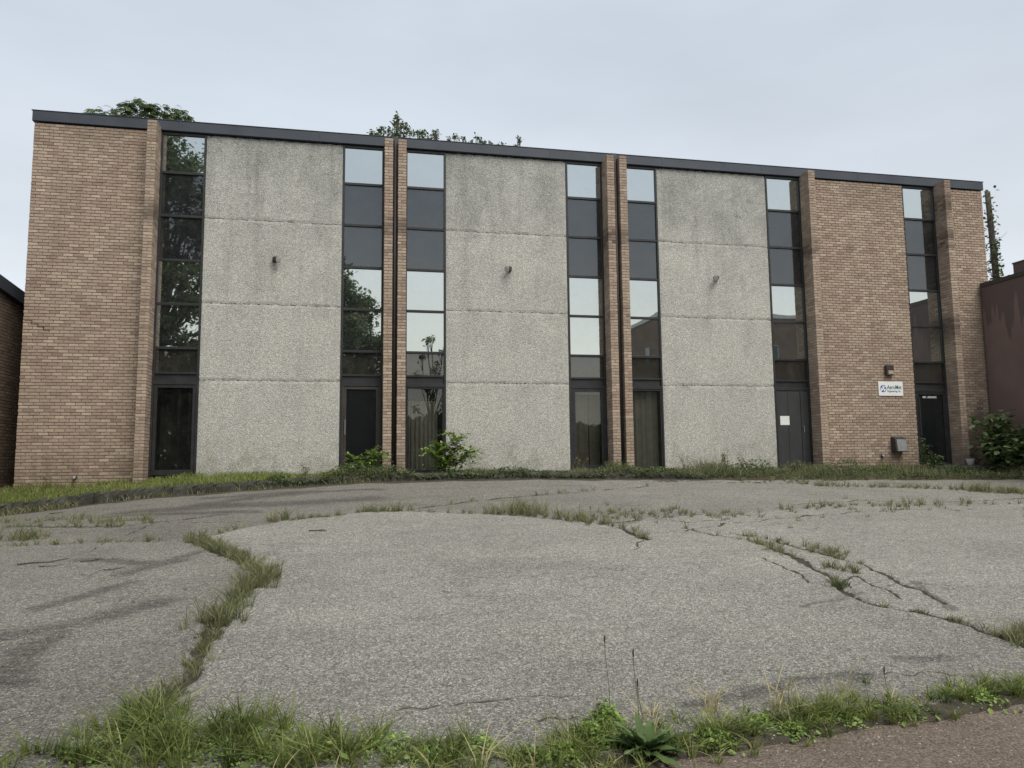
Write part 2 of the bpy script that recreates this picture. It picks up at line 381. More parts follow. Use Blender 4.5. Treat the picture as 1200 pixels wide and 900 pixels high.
M['dock'] = leaf_mat('dock_leaves', (.05, .09, .028), (.08, .135, .042), (.125, .19, .065))
M['bush'] = leaf_mat('bush_leaves', (.07, .11, .045), (.12, .175, .072), (.20, .26, .115))
M['stem'] = simple('green_stem', (.12, .13, .06), .7)
M['bark'] = simple('bark', (.085, .075, .062), .95, .1, 0, .35, 5)
M['twig'] = simple('dead_twig', (.055, .045, .037), .9, .1)
M['seed'] = simple('brown_seed_head', (.075, .058, .04), .9, .1)
def stained_wall():
    t = NT('painted_wall'); c = t.mix(t.mr(t.noise(1.2, 5), .3, .7, 0, 1), (.175, .125, .112), (.215, .158, .143))
    g = t.n('ShaderNodeSeparateXYZ'); t.l(t.pos(), g.inputs[0])
    drip = t.math('MULTIPLY', t.mr(t.noise(1.5, 4, .6, t.pos((0, 2.2, .12))), .36, .66, -.35, 1.0), 1.1)
    edge = t.math('ADD', g.outputs['Z'], drip)
    c = t.mix(t.mr(edge, 4.55, 4.75, 0, .75)  , c, (.105, .082, .080))
    t.bsdf(c, .8, t.bump(t.noise(18, 4), .3, .01), .2); return t.m
M['painted_wall'] = stained_wall()

# ------------------------------------------------------------------ ground, lot, kerb, road
def poly(pts): return [at(*p)[:2] for p in pts]
CR = []  # (pixel polyline, width m, depth m)
CR.append(([(60,895),(130,868),(190,818),(226,790),(250,745),(264,716),(292,690),(312,672),(284,655),(252,641),(225,631)], .115, .035))
CR.append(([(-40,645),(0,640),(60,637),(130,634),(200,632),(225,631),(268,621),(330,610),(400,603),(432,599),(482,598),(550,601),(620,604),(690,611),(730,618),(757,631)], .075, .035))
CR.append(([(480,594),(560,586),(640,579),(700,574),(765,569)], .07, .03))
CR.append(([(-30,619),(60,617),(140,616),(178,612),(260,603)], .09, .03))
CR.append(([(800,618),(840,628),(882,634),(930,651),(962,668),(987,688),(1002,698),(1042,711),(1092,721),(1142,733),(1192,751),(1230,770)], .058, .03))
CR.append(([(846,624),(902,632),(952,646),(1012,661),(1042,677),(1082,691),(1112,708)], .036, .022))
CR.append(([(985,682),(1002,672),(1040,690),(1060,702)], .03, .015))
CR.append(([(700,612),(760,606),(860,601),(932,596),(1002,592),(1102,592),(1220,589)], .06, .02))
CR.append(([(748,564),(850,565),(970,567.5),(1080,571.5),(1220,578.5)], .08, .03))
CR.append(([(722,600),(770,604),(812,601),(850,607),(800,612),(770,607)], .03, .012))
CR.append(([(800,622),(850,612),(930,606),(1000,600),(1080,597)], .03, .012))
CR.append(([(930,590),(1010,585),(1100,587),(1200,583)], .04, .012))
CR.append(([(757,631),(742,640),(735,643)], .02, .01))
CR.append(([(897,652),(920,664),(948,680),(964,683)], .025, .012))
CR.append(([(860,566),(960,563),(1060,560),(1220,560)], .08, .03))
CR.append(([(300,612),(180,612),(90,650)], .02, .008))
FINE = [([(470,828),(520,822),(570,822),(640,815),(672,814)], .02), ([(460,806),(500,800),(560,790)], .012), ([(600,850),(660,840),(700,838)], .014), ([(840,780),(900,782),(990,786),(1080,786),(1180,796)], .014), ([(190,722),(240,716)], .012)]
STAIN = [([(190,598),(260,592),(330,590),(430,584)], .42), ([(150,600),(210,596),(280,585),(360,577)], .34), ([(240,584),(330,578),(440,574)], .2), ([(120,606),(200,602),(300,599)], .2), ([(95,656),(170,660),(215,656)], .16), ([(150,674),(210,655),(232,647)], .14), ([(0,745),(60,735),(120,722),(190,705)], .22), ([(0,800),(20,760),(60,745)], .2), ([(40,712),(110,695),(150,684)], .12),
         ([(938,711),(990,699),(1012,694)], .05), ([(800,822),(880,806),(960,795),(1010,788)], .10), ([(1060,774),(1095,770)], .09), ([(1070,682),(1100,700),(1120,715)], .06)]
CRW = [(np.array(poly(p)), w_, d_) for p, w_, d_ in CR]
FIW = [(np.array(poly(p)), w_) for p, w_ in FINE]
STW = [(np.array(poly(p)), w_) for p, w_ in STAIN]
def dist_poly(X, Y, P):
    best = np.full(X.shape, 1e9)
    for (ax, ay), (bx, by) in zip(P[:-1], P[1:]):
        dx, dy = bx-ax, by-ay; L = dx*dx+dy*dy+1e-12
        t = np.clip(((X-ax)*dx+(Y-ay)*dy)/L, 0, 1)
        best = np.minimum(best, np.hypot(X-ax-t*dx, Y-ay-t*dy))
    return best
def wob(X, Y, a=1.0, f=1.0):
    return a*(np.sin(X*7.3*f+Y*3.1*f)+np.sin(X*17.1*f-Y*13.7*f+1.3)*.6+np.sin(Y*29*f+X*11*f+.4)*.35)/1.9
# road edge (the ragged line where the lot ends at the street)
RE = np.array([[-9, -15.35], [-1.5, -15.25], [.8, -15.2]] + [list(at(x, y)[:2]) for x, y in ((800, 886), (900, 868), (1000, 851), (1100, 836), (1200, 822))] + [[8.5, -14.1], [30, -13.2]])
RE = RE[np.argsort(RE[:, 0])]
def y_edge(X): return np.interp(X, RE[:, 0], RE[:, 1])
NR, NC = 470, 1080
dd = np.geomspace(3.3, 17.16, NR); ss = np.linspace(-.85, 1.6, NC)
D, SS = np.meshgrid(dd, ss, indexing='ij')
X = CX + SS*D; Y = -CD + D
Z = z_lot(X, Y)
crack = np.zeros_like(X); dep = np.zeros_like(X)
Xw = X + .05*wob(X, Y) + .07*wob(X, Y, 1, .27); Yw = Y + .05*wob(Y+3, X, 1, 1.2) + .09*wob(Y+1, X+2, 1, .22)
for P, w_, d_ in CRW:
    dist = dist_poly(Xw, Yw, P); c = np.clip(1-dist/(w_*.95), 0, 1)*(1 if w_ > .12 else np.clip(.9+.5*wob(X+5, Y, 1, .16), .6, 1)); crack = np.maximum(crack, np.minimum(c*1.7, 1)); dep = np.maximum(dep, np.clip(c*2, 0, 1)*d_)
for P, w_ in FIW:
    dist = dist_poly(Xw, Yw, P); c = np.clip(1-dist/(w_*1.2), 0, 1); crack = np.maximum(crack, c*.8); dep = np.maximum(dep, c*.008)
stain = np.zeros_like(X)
for P, w_ in STW:
    dist = dist_poly(Xw, Yw, P); stain = np.maximum(stain, np.clip(1.1-dist/(w_*1.35), 0, .85))
ye = y_edge(X) + .05*wob(X, X*0, 1, .8)
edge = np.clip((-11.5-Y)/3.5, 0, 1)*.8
crack = np.maximum(crack, np.clip(1.25-(Y-ye)/(np.interp(X, [-1, 1.2, 2.2], [.55, .4, .24])+.09*wob(X, Y, 1, .6)), 0, 1))
crack = np.maximum(crack, np.clip((Y+2.2+.12*wob(X, Y, 1, .4))/.35, 0, .8))
Z = Z - dep + .004*wob(X, Y, 1, 1.7)
Z = np.where(Y < ye, Z - np.clip((ye-Y)*2.5, 0, .05), Z)      # broken edge drops below the road surface
idx = np.arange(NR*NC).reshape(NR, NC)
Fq = np.stack([idx[:-1, :-1], idx[:-1, 1:], idx[1:, 1:], idx[1:, :-1]], -1).reshape(-1, 4)
def fast_mesh(name, V, F, mat, attrs, smooth=True):
    me = bpy.data.meshes.new(name); n = len(F)
    me.vertices.add(len(V)); me.vertices.foreach_set('co', np.asarray(V, np.float32).ravel())
    me.loops.add(F.size); me.loops.foreach_set('vertex_index', F.ravel().astype(np.int32))
    me.polygons.add(n); me.polygons.foreach_set('loop_start', np.arange(0, F.size, F.shape[1], dtype=np.int32))
    me.update(calc_edges=True)
    for k, (dom, a) in attrs.items():
        x = me.attributes.new(k, 'FLOAT', dom); x.data.foreach_set('value', np.asarray(a, np.float32).ravel())
    me.polygons.foreach_set('use_smooth', np.full(n, smooth))
    me.materials.append(mat); me.validate()
    o = bpy.data.objects.new(name, me); COL.objects.link(o); return o
Bl = np.concatenate([CRW[1][0][:-1], CRW[7][0][1:]]); Bl = Bl[np.argsort(Bl[:, 0])]; Yb = np.interp(Xw, Bl[:, 0], Bl[:, 1])
Al = CRW[0][0][np.argsort(CRW[0][0][:, 1])]; Xa = np.interp(Yw, Al[:, 1], Al[:, 0])
far = np.clip((Yw-Yb)/.05, 0, 1); left = np.clip((Xa-Xw)/.05, 0, 1)*(1-far)
Z = Z - .022*far*np.clip((Yb+2.5-Yw)/2.5, 0, 1)
tone = np.maximum(far*np.interp(X, [-8, 0, 5, 9], [1.0, .9, .55, .25]), left*.75)
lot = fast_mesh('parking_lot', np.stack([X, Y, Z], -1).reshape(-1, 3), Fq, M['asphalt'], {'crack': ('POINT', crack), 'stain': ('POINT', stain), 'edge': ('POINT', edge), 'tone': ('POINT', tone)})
tag(lot, 'cracked grey asphalt lot with grass in the cracks', kind='structure')
def z_verge(X, Y):
    top = zk(X) + np.interp(X, [-8, -4, 0, 6, 12, 19], [.23, .20, .14, .12, .10, .08])
    base = np.interp(X, [-12, -7, -4.5, -3.3, 0, 12, 19, 24], [-.8, -.28, -.12, -.05, -.01, 0, .03, 0])
    t = np.clip((Y+1.5)/1.5, 0, 1); return top*(1-t)+np.maximum(base, top-.1)*t
# verge
xs = np.linspace(-11, 22, 300); ys = np.linspace(-2.05, 1.2, 28)
Xv, Yv = np.meshgrid(xs, ys, indexing='ij'); Zv = z_verge(Xv, np.maximum(Yv, -1.5)); fl = np.clip((-1.5-Yv)/.5, 0, 1); Zv = Zv*(1-fl) + (z_lot(Xv, Yv)-.03)*fl
Zv = Zv - .012 + .018*wob(Xv, Yv, 1, .7); Zv = np.where((Yv < -1.55) & (Xv < 8.7), z_lot(Xv, Yv)-.12, Zv)
iv = np.arange(Xv.size).reshape(Xv.shape)
Fv = np.stack([iv[:-1, :-1], iv[1:, :-1], iv[1:, 1:], iv[:-1, 1:]], -1).reshape(-1, 4)
vg = fast_mesh('verge', np.stack([Xv, Yv, Zv], -1).reshape(-1, 3), Fv, M['soil'], {}); tag(vg, 'strip of bare earth between kerb and building', kind='structure')
# kerb: rounded concrete lengths with worn edges, each length a piece
kroot = thing('kerb', 'low weathered concrete kerb between the lot and the building', 'kerb', (0, -1.5, 0)); del kroot['category']; kroot['kind'] = 'structure'
x = -11.0
while x < 8.6:
    L = 1.52; nn = 19; prof = [(-.17, -.25), (-.165, .6), (-.15, .93), (-.10, 1.0), (.02, .99), (.03, -.1)]
    V = []; F = []
    for i in range(nn):
        xx = x+.006+(L-.012)*i/(nn-1); zb = float(zk(xx)); h = float(z_verge(xx, -1.5)-zb)
        for (py, pz) in prof:
            jx = .022*math.sin(xx*31+pz*9)+.02*math.sin(xx*13.7+py*40)+random.uniform(-.012, .012)
            V.append((xx, YK+py+jx*.7, zb+pz*h+jx*.8*(pz > .5)))
    k = len(prof)
    for i in range(nn-1):
        for j in range(k-1): F.append((i*k+j, (i+1)*k+j, (i+1)*k+j+1, i*k+j+1))
    F.append(tuple(range(k))); F.append(tuple((nn-1)*k+j for j in range(k))[::-1])
    o = mesh_obj('kerb_stone', V, F, M['kerb']); put(o, kroot); x += L
# street in front
V = []; F = []
xs = np.linspace(-30, 40, 421); ny = 14
for xx in xs:
    e_ = float(y_edge(xx)) + .04*float(wob(np.array(xx*1.3), np.array(2.0)))
    for j in range(ny):
        yy = e_ - (j/(ny-1))**2*9.5; V.append((xx, yy, float(z_lot(xx, yy)) - .022 + .006*float(wob(np.array(xx), np.array(yy)))*(j < ny-1)))
for i in range(len(xs)-1):
    for j in range(ny-1): F.append((i*ny+j, i*ny+j+1, (i+1)*ny+j+1, (i+1)*ny+j))
rd = mesh_obj('road', V, F, M['road'], smooth=True); tag(rd, 'reddish brown gritty road edge at the foot of the photo', kind='structure')
# terrain to the horizon
gx = np.concatenate([-np.geomspace(900, 14, 26), np.linspace(-13, 24, 50), np.geomspace(25, 900, 26)])
gy = np.concatenate([-np.geomspace(900, 26, 20), np.linspace(-25, 2, 55), np.geomspace(2.5, 900, 24)])
GX, GY = np.meshgrid(gx, gy, indexing='ij')
GZ = np.where(GY > -1.5, np.minimum(z_verge(GX, np.minimum(GY, 0)), zk(GX)+.1)-.16, z_lot(GX, GY)-.13)
ig = np.arange(GX.size).reshape(GX.shape)
Fg = np.stack([ig[:-1, :-1], ig[1:, :-1], ig[1:, 1:], ig[:-1, 1:]], -1).reshape(-1, 4)
gd = fast_mesh('ground', np.stack([GX, GY, GZ], -1).reshape(-1, 3), Fg, M['asphalt'], {}); tag(gd, 'ground around the lot', kind='structure')

# ------------------------------------------------------------------ the building
B = thing('office_building', 'long two-storey office building of buff brick, pebbled concrete panels and dark window strips', 'building', (0, 0, 0))
ZT = 8.30; CH = .0758; BL = .217; J = .0135; PW = .06; PF = .47
bricks = []     # (wall part index, box, full?, stain)
walls = []      # (name, mortar boxes)
def wall(x0, x1, z0, z1, yf, st=None):
    wi = len(walls); mb = MB(); mb.box(x0+.004, x1-.004, yf+.010, yf+.25, z0, z1-.003); walls.append(('brick_wall', mb))
    n = int((z1-z0)/CH)+1
    for i in range(n):
        za = z1-(i+1)*CH; zb_ = za+CH-J
        if zb_ < z0: break
        off = (i % 2)*BL/2 + (i*37 % 5 - 2)*.006
        xx = x0 - off
        while xx < x1-.02:
            a, b = max(xx, x0), min(xx+BL-J, x1)
            if b-a > .03:
                full = (b-a) > BL-J-.002
                s = st((a+b)/2, za) if st else 0
                bricks.append((wi, (a, b, yf+random.uniform(-.003, .002), yf+.05, za+random.uniform(-.001, .001), zb_), full, s))
            xx += BL
def fin(x0, x1, z0, z1, st=None, name='brick_fin'):
    wi = len(walls); mb = MB(); mb.box(x0+.007, x1-.007, -PF+.007, -.02, z0, z1-.004); walls.append((name, mb))
    n = int((z1-z0)/CH)+1; W = x1-x0
    for i in range(n):
        za = z1-(i+1)*CH; zb_ = za+CH-J
        if zb_ < z0: break
        q = lambda: random.uniform(-.003, .003)
        s = (lambda yy: st(yy, za)) if st else (lambda yy: 0)
        if i % 2 == 0:
            bricks.append((wi, (x0+q(), x1+q(), -PF+q(), -PF+.12-J, za, zb_), False, s(-PF)))
            bricks.append((wi, (x0+q(), x1+q(), -PF+.12, -PF+.12+BL-J, za, zb_), False, s(-.3)))
            bricks.append((wi, (x0+q(), x1+q(), -PF+.12+BL, -.03, za, zb_), False, s(-.1)))
        else:
            h = x0 + W*random.choice((.42, .5, .55))
            bricks.append((wi, (x0+q(), h-J/2, -PF+q(), -PF+BL-J, za, zb_), False, s(-PF)))
            bricks.append((wi, (h+J/2, x1+q(), -PF+q(), -PF+BL-J, za, zb_), False, s(-PF)))
            bricks.append((wi, (x0+q(), x1+q(), -PF+BL, -.03, za, zb_), False, s(-.1)))
def st_end(x, z):   # black run-off stain low on the end wall
    k = max(0, 1-abs(z-.75-.35*math.sin(x*9))/1.0)*max(0, min(1, (x-17.6)/.35)); return min(.8, k*1.1*random.uniform(.88, 1.04))
def st_f7(y, z):    # patchy black streaks on the side of the last fin
    k = .5+.5*math.sin(z*1.9+.6)+.35*math.sin(z*5.1); return max(0, min(.9, (k-.35)*1.2*random.uniform(.5, 1.2))) if z > 3.2 else 0
def st_f(y, z):
    k = math.sin(z*2.3)+.5*math.sin(z*6.3+1); return max(0, min(.75, (k-.45)*random.uniform(.4, 1.3))) if z > 3.6 else 0
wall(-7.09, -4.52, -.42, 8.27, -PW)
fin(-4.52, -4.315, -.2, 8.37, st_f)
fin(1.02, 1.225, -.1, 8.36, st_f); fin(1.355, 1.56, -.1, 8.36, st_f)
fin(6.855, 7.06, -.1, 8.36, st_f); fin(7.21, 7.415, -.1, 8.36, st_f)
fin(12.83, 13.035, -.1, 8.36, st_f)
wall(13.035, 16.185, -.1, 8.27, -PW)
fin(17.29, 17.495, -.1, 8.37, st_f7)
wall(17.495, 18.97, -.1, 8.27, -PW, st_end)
wparts = [mb.build(nm, M['mortar'], B) for nm, mb in walls]
# choose the 300 bricks that show largest as objects of their own
def showing(b):
    (x0, x1, y0, y1, z0, z1) = b[1]; p = np.array([(x0+x1)/2, y0, (z0+z1)/2]) - CAM
    return 1/(p@FW)*(abs(p[1])/np.linalg.norm(p))
cand = sorted([i for i, b in enumerate(bricks) if b[2] and b[3] < .05 and b[1][4] > -.24+.06*(b[1][0]+7)], key=lambda i: -showing(bricks[i]))[:300]
cs = set(cand); protos = []
for v in range(4):
    mb = MB(); c = (.004, .006, .005, .007)[v]; mb.box(-(BL-J)/2, (BL-J)/2, 0, .05, -(CH-J)/2, (CH-J)/2, c)
    me = bpy.data.meshes.new('brick'); me.from_pydata(mb.v, [], mb.f); me.materials.append(M['brick_single']); protos.append(me)
for n_, i in enumerate(cand):
    wi, bx, _, _ = bricks[i]; o = bpy.data.objects.new('brick', protos[n_ % 4]); COL.objects.link(o); o.parent = wparts[wi]
    o.location = ((bx[0]+bx[1])/2, bx[2], (bx[4]+bx[5])/2); o.rotation_euler = (0, random.uniform(-.004, .004), 0)
crack_cells = [(-6.98, 3.55), (-6.85, 3.47), (-6.72, 3.40), (-6.6, 3.33)]
for wi in range(len(walls)):
    mb = MB(); rn = []; stn = []
    for i, b in enumerate(bricks):
        if b[0] != wi or i in cs: continue
        bx = list(b[1])
        n0 = len(mb.f); mb.box(*bx, random.choice((.004, .005, .006)))
        r_ = random.random(); rn += [r_]*(len(mb.f)-n0); stn += [b[3]]*(len(mb.f)-n0)
    o = mb.build('brickwork', M['brick'], wparts[wi], attrs={'rnd': ('FACE', rn), 'stain': ('FACE', stn)}); o['kind'] = 'stuff'
# open stair-step crack in the mortar of the left wall
mb = MB()
for k, (xx, zz) in enumerate(crack_cells):
    mb.box(xx-.07, xx+.075, -PW-.004, -PW+.012, zz-.006, zz+.005)
    if k < 3: mb.box(xx+.06, xx+.072, -PW-.005, -PW+.011, zz-.075, zz-.009)
mb.build('mortar_crack', M['dark_room'], B)
# concrete panels, four to a bay, with chipped joints
def panel(x0, x1, z0, z1):
    nx, nz_ = 60, 34; V = []; F = []; gr = []
    for j in range(nz_+1):
        for i in range(nx+1):
            a, b = i/nx, j/nz_; xx = x0+(x1-x0)*a; zz = z0+(z1-z0)*b
            de = min(zz-z0, z1-zz); dx = min(a, 1-a)*(x1-x0)
            chip = .5+.5*math.sin(xx*3.1+z0*7)+.5*math.sin(xx*9.7+z1*3+1)
            if j in (0, nz_): zz += (.007*math.sin(xx*23+z0)+.006*math.sin(xx*57))*(1 if j == 0 else -1)
            y = -.02 + (.012 if de < .001 else 0)*(.4+.6*(math.sin(xx*4.7+z0)>-.2)) + .002*math.sin(xx*5+zz*3)
            if dx < .001: y += .006
            V.append((xx, y, zz))
            g = max(0, 1-de/(.05+.10*max(0, math.sin(xx*2.3+z0*5)*math.sin(xx*6.1))))*max(0, min(1, chip-.4))*.6
            if zz > z1-.5 and z1 < 8: g = max(g, max(0, .32*(1-(z1-zz)/.45))*max(0, min(1, chip-.45)))
            gr.append(min(1, g*random.uniform(.5, 1.15)))
    k = nx+1
    for j in range(nz_):
        for i in range(nx): F.append((j*k+i, j*k+i+1, (j+1)*k+i+1, (j+1)*k+i))
    n = len(V)
    rim = [i for i in range(k)] + [j*k+nx for j in range(1, nz_+1)] + [nz_*k+i for i in range(nx-1, -1, -1)] + [j*k for j in range(nz_-1, 0, -1)]
    for q in rim: V.append((V[q][0], .14, V[q][2])); gr.append(.5)
    for a in range(len(rim)): b = (a+1) % len(rim); F.append((rim[b], rim[a], n+a, n+b))
    mesh_obj('concrete_panel', V, F, M['concrete'], B, {'grime': ('POINT', gr)})
for (a, b) in ((-3.275, -.015), (2.605, 5.835), (8.45, 11.74)):
    for z0, z1 in ((-.12, 2.222), (2.23, 4.088), (4.096, 6.186), (6.194, 8.27)): panel(a, b, z0, z1)
    mb = MB(); mb.box(a+.01, b-.01, .02, .3, -.12, 8.26); mb.build('backing_wall', M['mortar_dark'], B)
# window strips
ROWS = [8.28, 7.275, 6.198, 5.112, 4.043, 2.983, 2.154, -.02]
WIN = [(-4.315, -3.28), (-.01, 1.02), (1.56, 2.60), (5.84, 6.855), (7.415, 8.445), (11.745, 12.83), (16.19, 17.29)]
FRM, MUL = .05, .062
for wi, (x0, x1) in enumerate(WIN):
    mb = MB()
    mb.box(x0, x0+FRM, -.035, .12, -.06, 8.28, .004); mb.box(x1-FRM, x1, -.036, .12, -.06, 8.28, .004)
    mb.box(x0+FRM, x1-FRM, -.03, .12, 8.22, 8.28, .004)
    for z in ROWS[1:6]: mb.box(x0+FRM, x1-FRM, -.03, .12, z-MUL/2, z+MUL/2, .004)
    mb.box(x0+FRM, x1-FRM, -.032, .12, 2.154-.045, 2.154+.045, .004)
    mb.box(x0+FRM, x1-FRM, -.022, .10, 2.36, 2.41, .004)
    fr = mb.build('window_strip', M['frame'], B)
    for ri in range(5):
        mb = MB(); mb.box(x0+FRM-.006, x1-FRM+.006, .010, .022, ROWS[ri+1]+MUL/2-.006, ROWS[ri]-(MUL/2 if ri else .06)+.006)
        sp_row = ri in (1, 2)
        mb.build('spandrel_pane' if sp_row else 'pane', M['spandrel_glass' if sp_row else 'mirror_glass'], fr)
        if ri == 1:
            mb = MB(); mb.box(x0+FRM, x1-FRM, .06, .09, 6.90, 7.26); mb.build('ceiling_edge', M['spandrel_light'], fr)
            mb = MB(); mb.box(x0+FRM, x1-FRM, .10, .13, 5.1, 6.90); mb.build('backing_panel', M['spandrel_back'], fr)
    if wi == 0:
        q0 = on_y(202, 212, .05); mb = MB(); o_ = [(0, 0), (.10, .02), (.17, -.02), (.20, -.12), (.31, -.36), (.27, -.50), (.16, -.56), (.05, -.46), (.04, -.2)]
        n_ = len(o_); mb.v = [(q0[0]+a_, .045, q0[2]+b_) for a_, b_ in o_]+[(q0[0]+a_, .05, q0[2]+b_) for a_, b_ in o_]; mb.f = [tuple(range(n_))[::-1], tuple(range(n_, 2*n_))]+[(k_, (k_+1) % n_, n_+(k_+1) % n_, n_+k_) for k_ in range(n_)]
        mb.build('torn_film', M['spandrel_light'], fr)
    mb = MB(); mb.box(x0+FRM-.006, x1-FRM+.006, .012, .024, 2.405, 2.983-MUL/2+.006); mb.build('transom_pane', M['transom_glass'], fr)
    mb = MB(); mb.box(x0+FRM, x1-FRM, .10, .13, 2.37, 3.0); mb.build('transom_panel', M['beige_panel'], fr)
    mb = MB(); mb.box(x0+FRM-.004, x1-FRM+.004, .014, .03, 2.19, 2.365); mb.build('header_panel', M['frame'], fr)
    mb = MB(); mb.box(x0, x1, .9, .95, -.1, 2.4); mb.box(x0, x1, .14, .9, -.1, -.02); mb.box(x0-.03, x0, .14, .95, -.1, 2.4); mb.box(x1, x1+.03, .14, .95, -.1, 2.4); mb.box(x0, x1, .135, .95, 2.4, 2.45)
    mb.build('dark_room', M['dark_room'], fr)
# ground-floor doors and lights, one per strip
def leaf(wi, name, fm, gm, stile=.06, rails=(), bottom=.12, top=.07, inset=.0):
    x0, x1 = WIN[wi]; a, b = x0+FRM+.006+inset, x1-FRM-.006-inset; zb_, zt = -.01, 2.105
    mb = MB()
    mb.box(a, a+stile, -.02, .05, zb_, zt, .003); mb.box(b-stile, b, -.021, .05, zb_, zt, .003)
    mb.box(a+stile, b-stile, -.018, .05, zt-top, zt, .003); mb.box(a+stile, b-stile, -.018, .05, zb_, zb_+bottom, .003)
    for (p, q, z0, z1) in rails: mb.box(a+p*(b-a), a+q*(b-a), -.012, .04, z0, z1, .002)
    if inset:
        mb.box(x0+FRM, a-.004, -.03, .07, -.02, 2.108, .003); mb.box(b+.004, x1-FRM, -.031, .07, -.02, 2.108, .003)
    d = mb.build(name, fm, B)
    mb = MB(); mb.box(a+stile-.006, b-stile+.006, .012, .022, zb_+bottom-.006, zt-top+.006); mb.build('glass', gm, d)
    return d, a, b
def handle(d, x, z0, z1, mat):
    mb = MB(); mb.tube([(x, -.02, z0), (x, -.065, z0), (x, -.065, z1), (x, -.02, z1)], .011, 6); mb.build('handle', mat, d)
d, a, b = leaf(0, 'glazed_door', M['frame'], M['door_glass'], .07)
M['dim_panel'] = simple('dim_inner_panel', (.05, .05, .046), .8)
mb = MB(); mb.box(a+.5, a+.58, .10, .16, 0, 2.1); mb.box(a+.74, b-.07, .10, .16, 0, 2.1); mb.box(a+.07, a+.5, .11, .15, .48, .53); mb.box(a+.58, a+.74, .11, .15, .48, .53); mb.build('inner_frame', M['frame'], d)
mb = MB(); mb.box(a+.02, b-.02, .55, .58, 0, 2.1); mb.build('inner_panel', M['dim_panel'], d)
d, a, b = leaf(1, 'glazed_door', M['frame_brown'], M['black_glass'], .055, inset=.045); handle(d, a+.03, .92, 1.28, M['grey_metal'])
d, a, b = leaf(2, 'glazed_door', M['frame'], M['door_glass'], .03, bottom=.06, top=.04)
d, a, b = leaf(3, 'glazed_door', M['frame'], M['door_glass'], .06, inset=.04)
mb = MB(); mb.box(a+.07, b-.07, .03, .09, 1.96, 2.035); mb.tube([(a+.3, .05, 1.98), (a+.55, .12, 2.0)], .012, 6); mb.build('door_closer', M['grey_metal'], d)
d, a, b = leaf(4, 'glazed_door', M['frame'], M['door_glass'], .03, bottom=.06, top=.04)
# strip six: solid panelled door; strip seven: dark glass entrance with the address
x0, x1 = WIN[5]; mb = MB(); a, b = x0+FRM+.006, x1-FRM-.006
mb.box(a, a+.33, -.012, .05, -.01, 2.105, .004); mb.box(a+.336, a+.72, -.014, .05, -.01, 2.105, .004); mb.box(a+.726, a+.80, -.03, .06, -.01, 2.105, .004); mb.box(a+.806, b, -.012, .05, -.01, 2.105, .004)
M['door_paint'] = simple('dark_grey_door_paint', (.042, .044, .045), .45, .4, 0, .15, 3)
d = mb.build('panelled_door', M['door_paint'], B); mb = MB(); mb.tube([(a+.77, -.03, .95), (a+.77, -.075, .95), (a+.77, -.075, 1.12), (a+.77, -.03, 1.12)], .01, 6); mb.build('handle', M['grey_metal'], d)
d, a, b = leaf(6, 'glazed_door', M['frame'], M['black_glass'], .05, inset=.04, bottom=.09); handle(d, a+.03, .85, 1.95, M['bronze_metal'])
# lettering
def text_mesh(s, size, mat, x, y, z, name, parent, depth=.002, width=None):
    cu = bpy.data.curves.new('lettering_curve', 'FONT'); cu.body = s; cu.size = size; cu.extrude = depth; cu.offset = size*.012; cu.resolution_u = 3
    o = bpy.data.objects.new('tmp', cu); COL.objects.link(o); bpy.context.view_layer.update()
    me = bpy.data.meshes.new_from_object(o.evaluated_get(bpy.context.evaluated_depsgraph_get()))
    bpy.data.objects.remove(o)
    xs = [v.co.x for v in me.vertices]; k = 1 if width is None else width/(max(xs)-min(xs)); x_0 = min(xs)
    for v in me.vertices: v.co = Vector((x+(v.co.x-x_0)*k, y-v.co.z, z+v.co.y))
    me.materials.clear(); me.materials.append(mat); ob = bpy.data.objects.new(name, me); COL.objects.link(ob)
    if parent is not None: put(ob, parent) if parent.type == 'EMPTY' else setattr(ob, 'parent', parent)
    return ob
text_mesh('401 ADAMS', .085, M['white_vinyl'], 16.47, -.0, 1.93, 'address_lettering', d, .003, .47)
# fascia, roof, hidden sides
mb = MB(); mb.box(-7.13, 19.01, -.10, .3, 8.298, 8.545, .006); fas = mb.build('fascia', M['fascia'], B)
for sx_ in (-3.9, -.6, 2.4, 5.4, 8.6, 11.6, 14.7):
    mb = MB(); mb.box(sx_, sx_+.05, -.106, -.09, 8.292, 8.546, .003); mb.build('seam_cover', M['fascia'], fas)
mb = MB(); mb.box(-7.15, 19.03, -.112, .32, 8.547, 8.562, .003); mb.build('parapet_cap', M['fascia'], B)
mb = MB(); mb.box(-7.1, 18.98, .31, 15.2, 8.1, 8.4); mb.build('roof', M['mortar_dark'], B)
mb = MB(); mb.box(-7.085, -6.87, .2, 15, -.5, 8.098); mb.box(18.75, 18.965, .2, 15, -.5, 8.098); mb.box(-6.868, 18.748, 14.8, 15, -.5, 8.098); mb.build('side_wall', M['mortar'], B)
for (a, b) in ((1.225, 1.355), (7.06, 7.21)):
    mb = MB(); mb.box(a-.006, b+.006, -.26, .02, -.1, 8.5); st_ = mb.build('infill_strip', M['fascia'], B)
    mb = MB(); mb.tube([((a+b)/2, -.315, -.05), ((a+b)/2, -.315, 8.42)], .036, 10); mb.build('downpipe', M['bronze_metal'], st_, True)
# concrete step at the last entrance
mb = MB(); mb.box(15.9, 18.6, -1.15, -.07, -.28, -.02, .02); mb.build('entrance_step', M['kerb'], B)

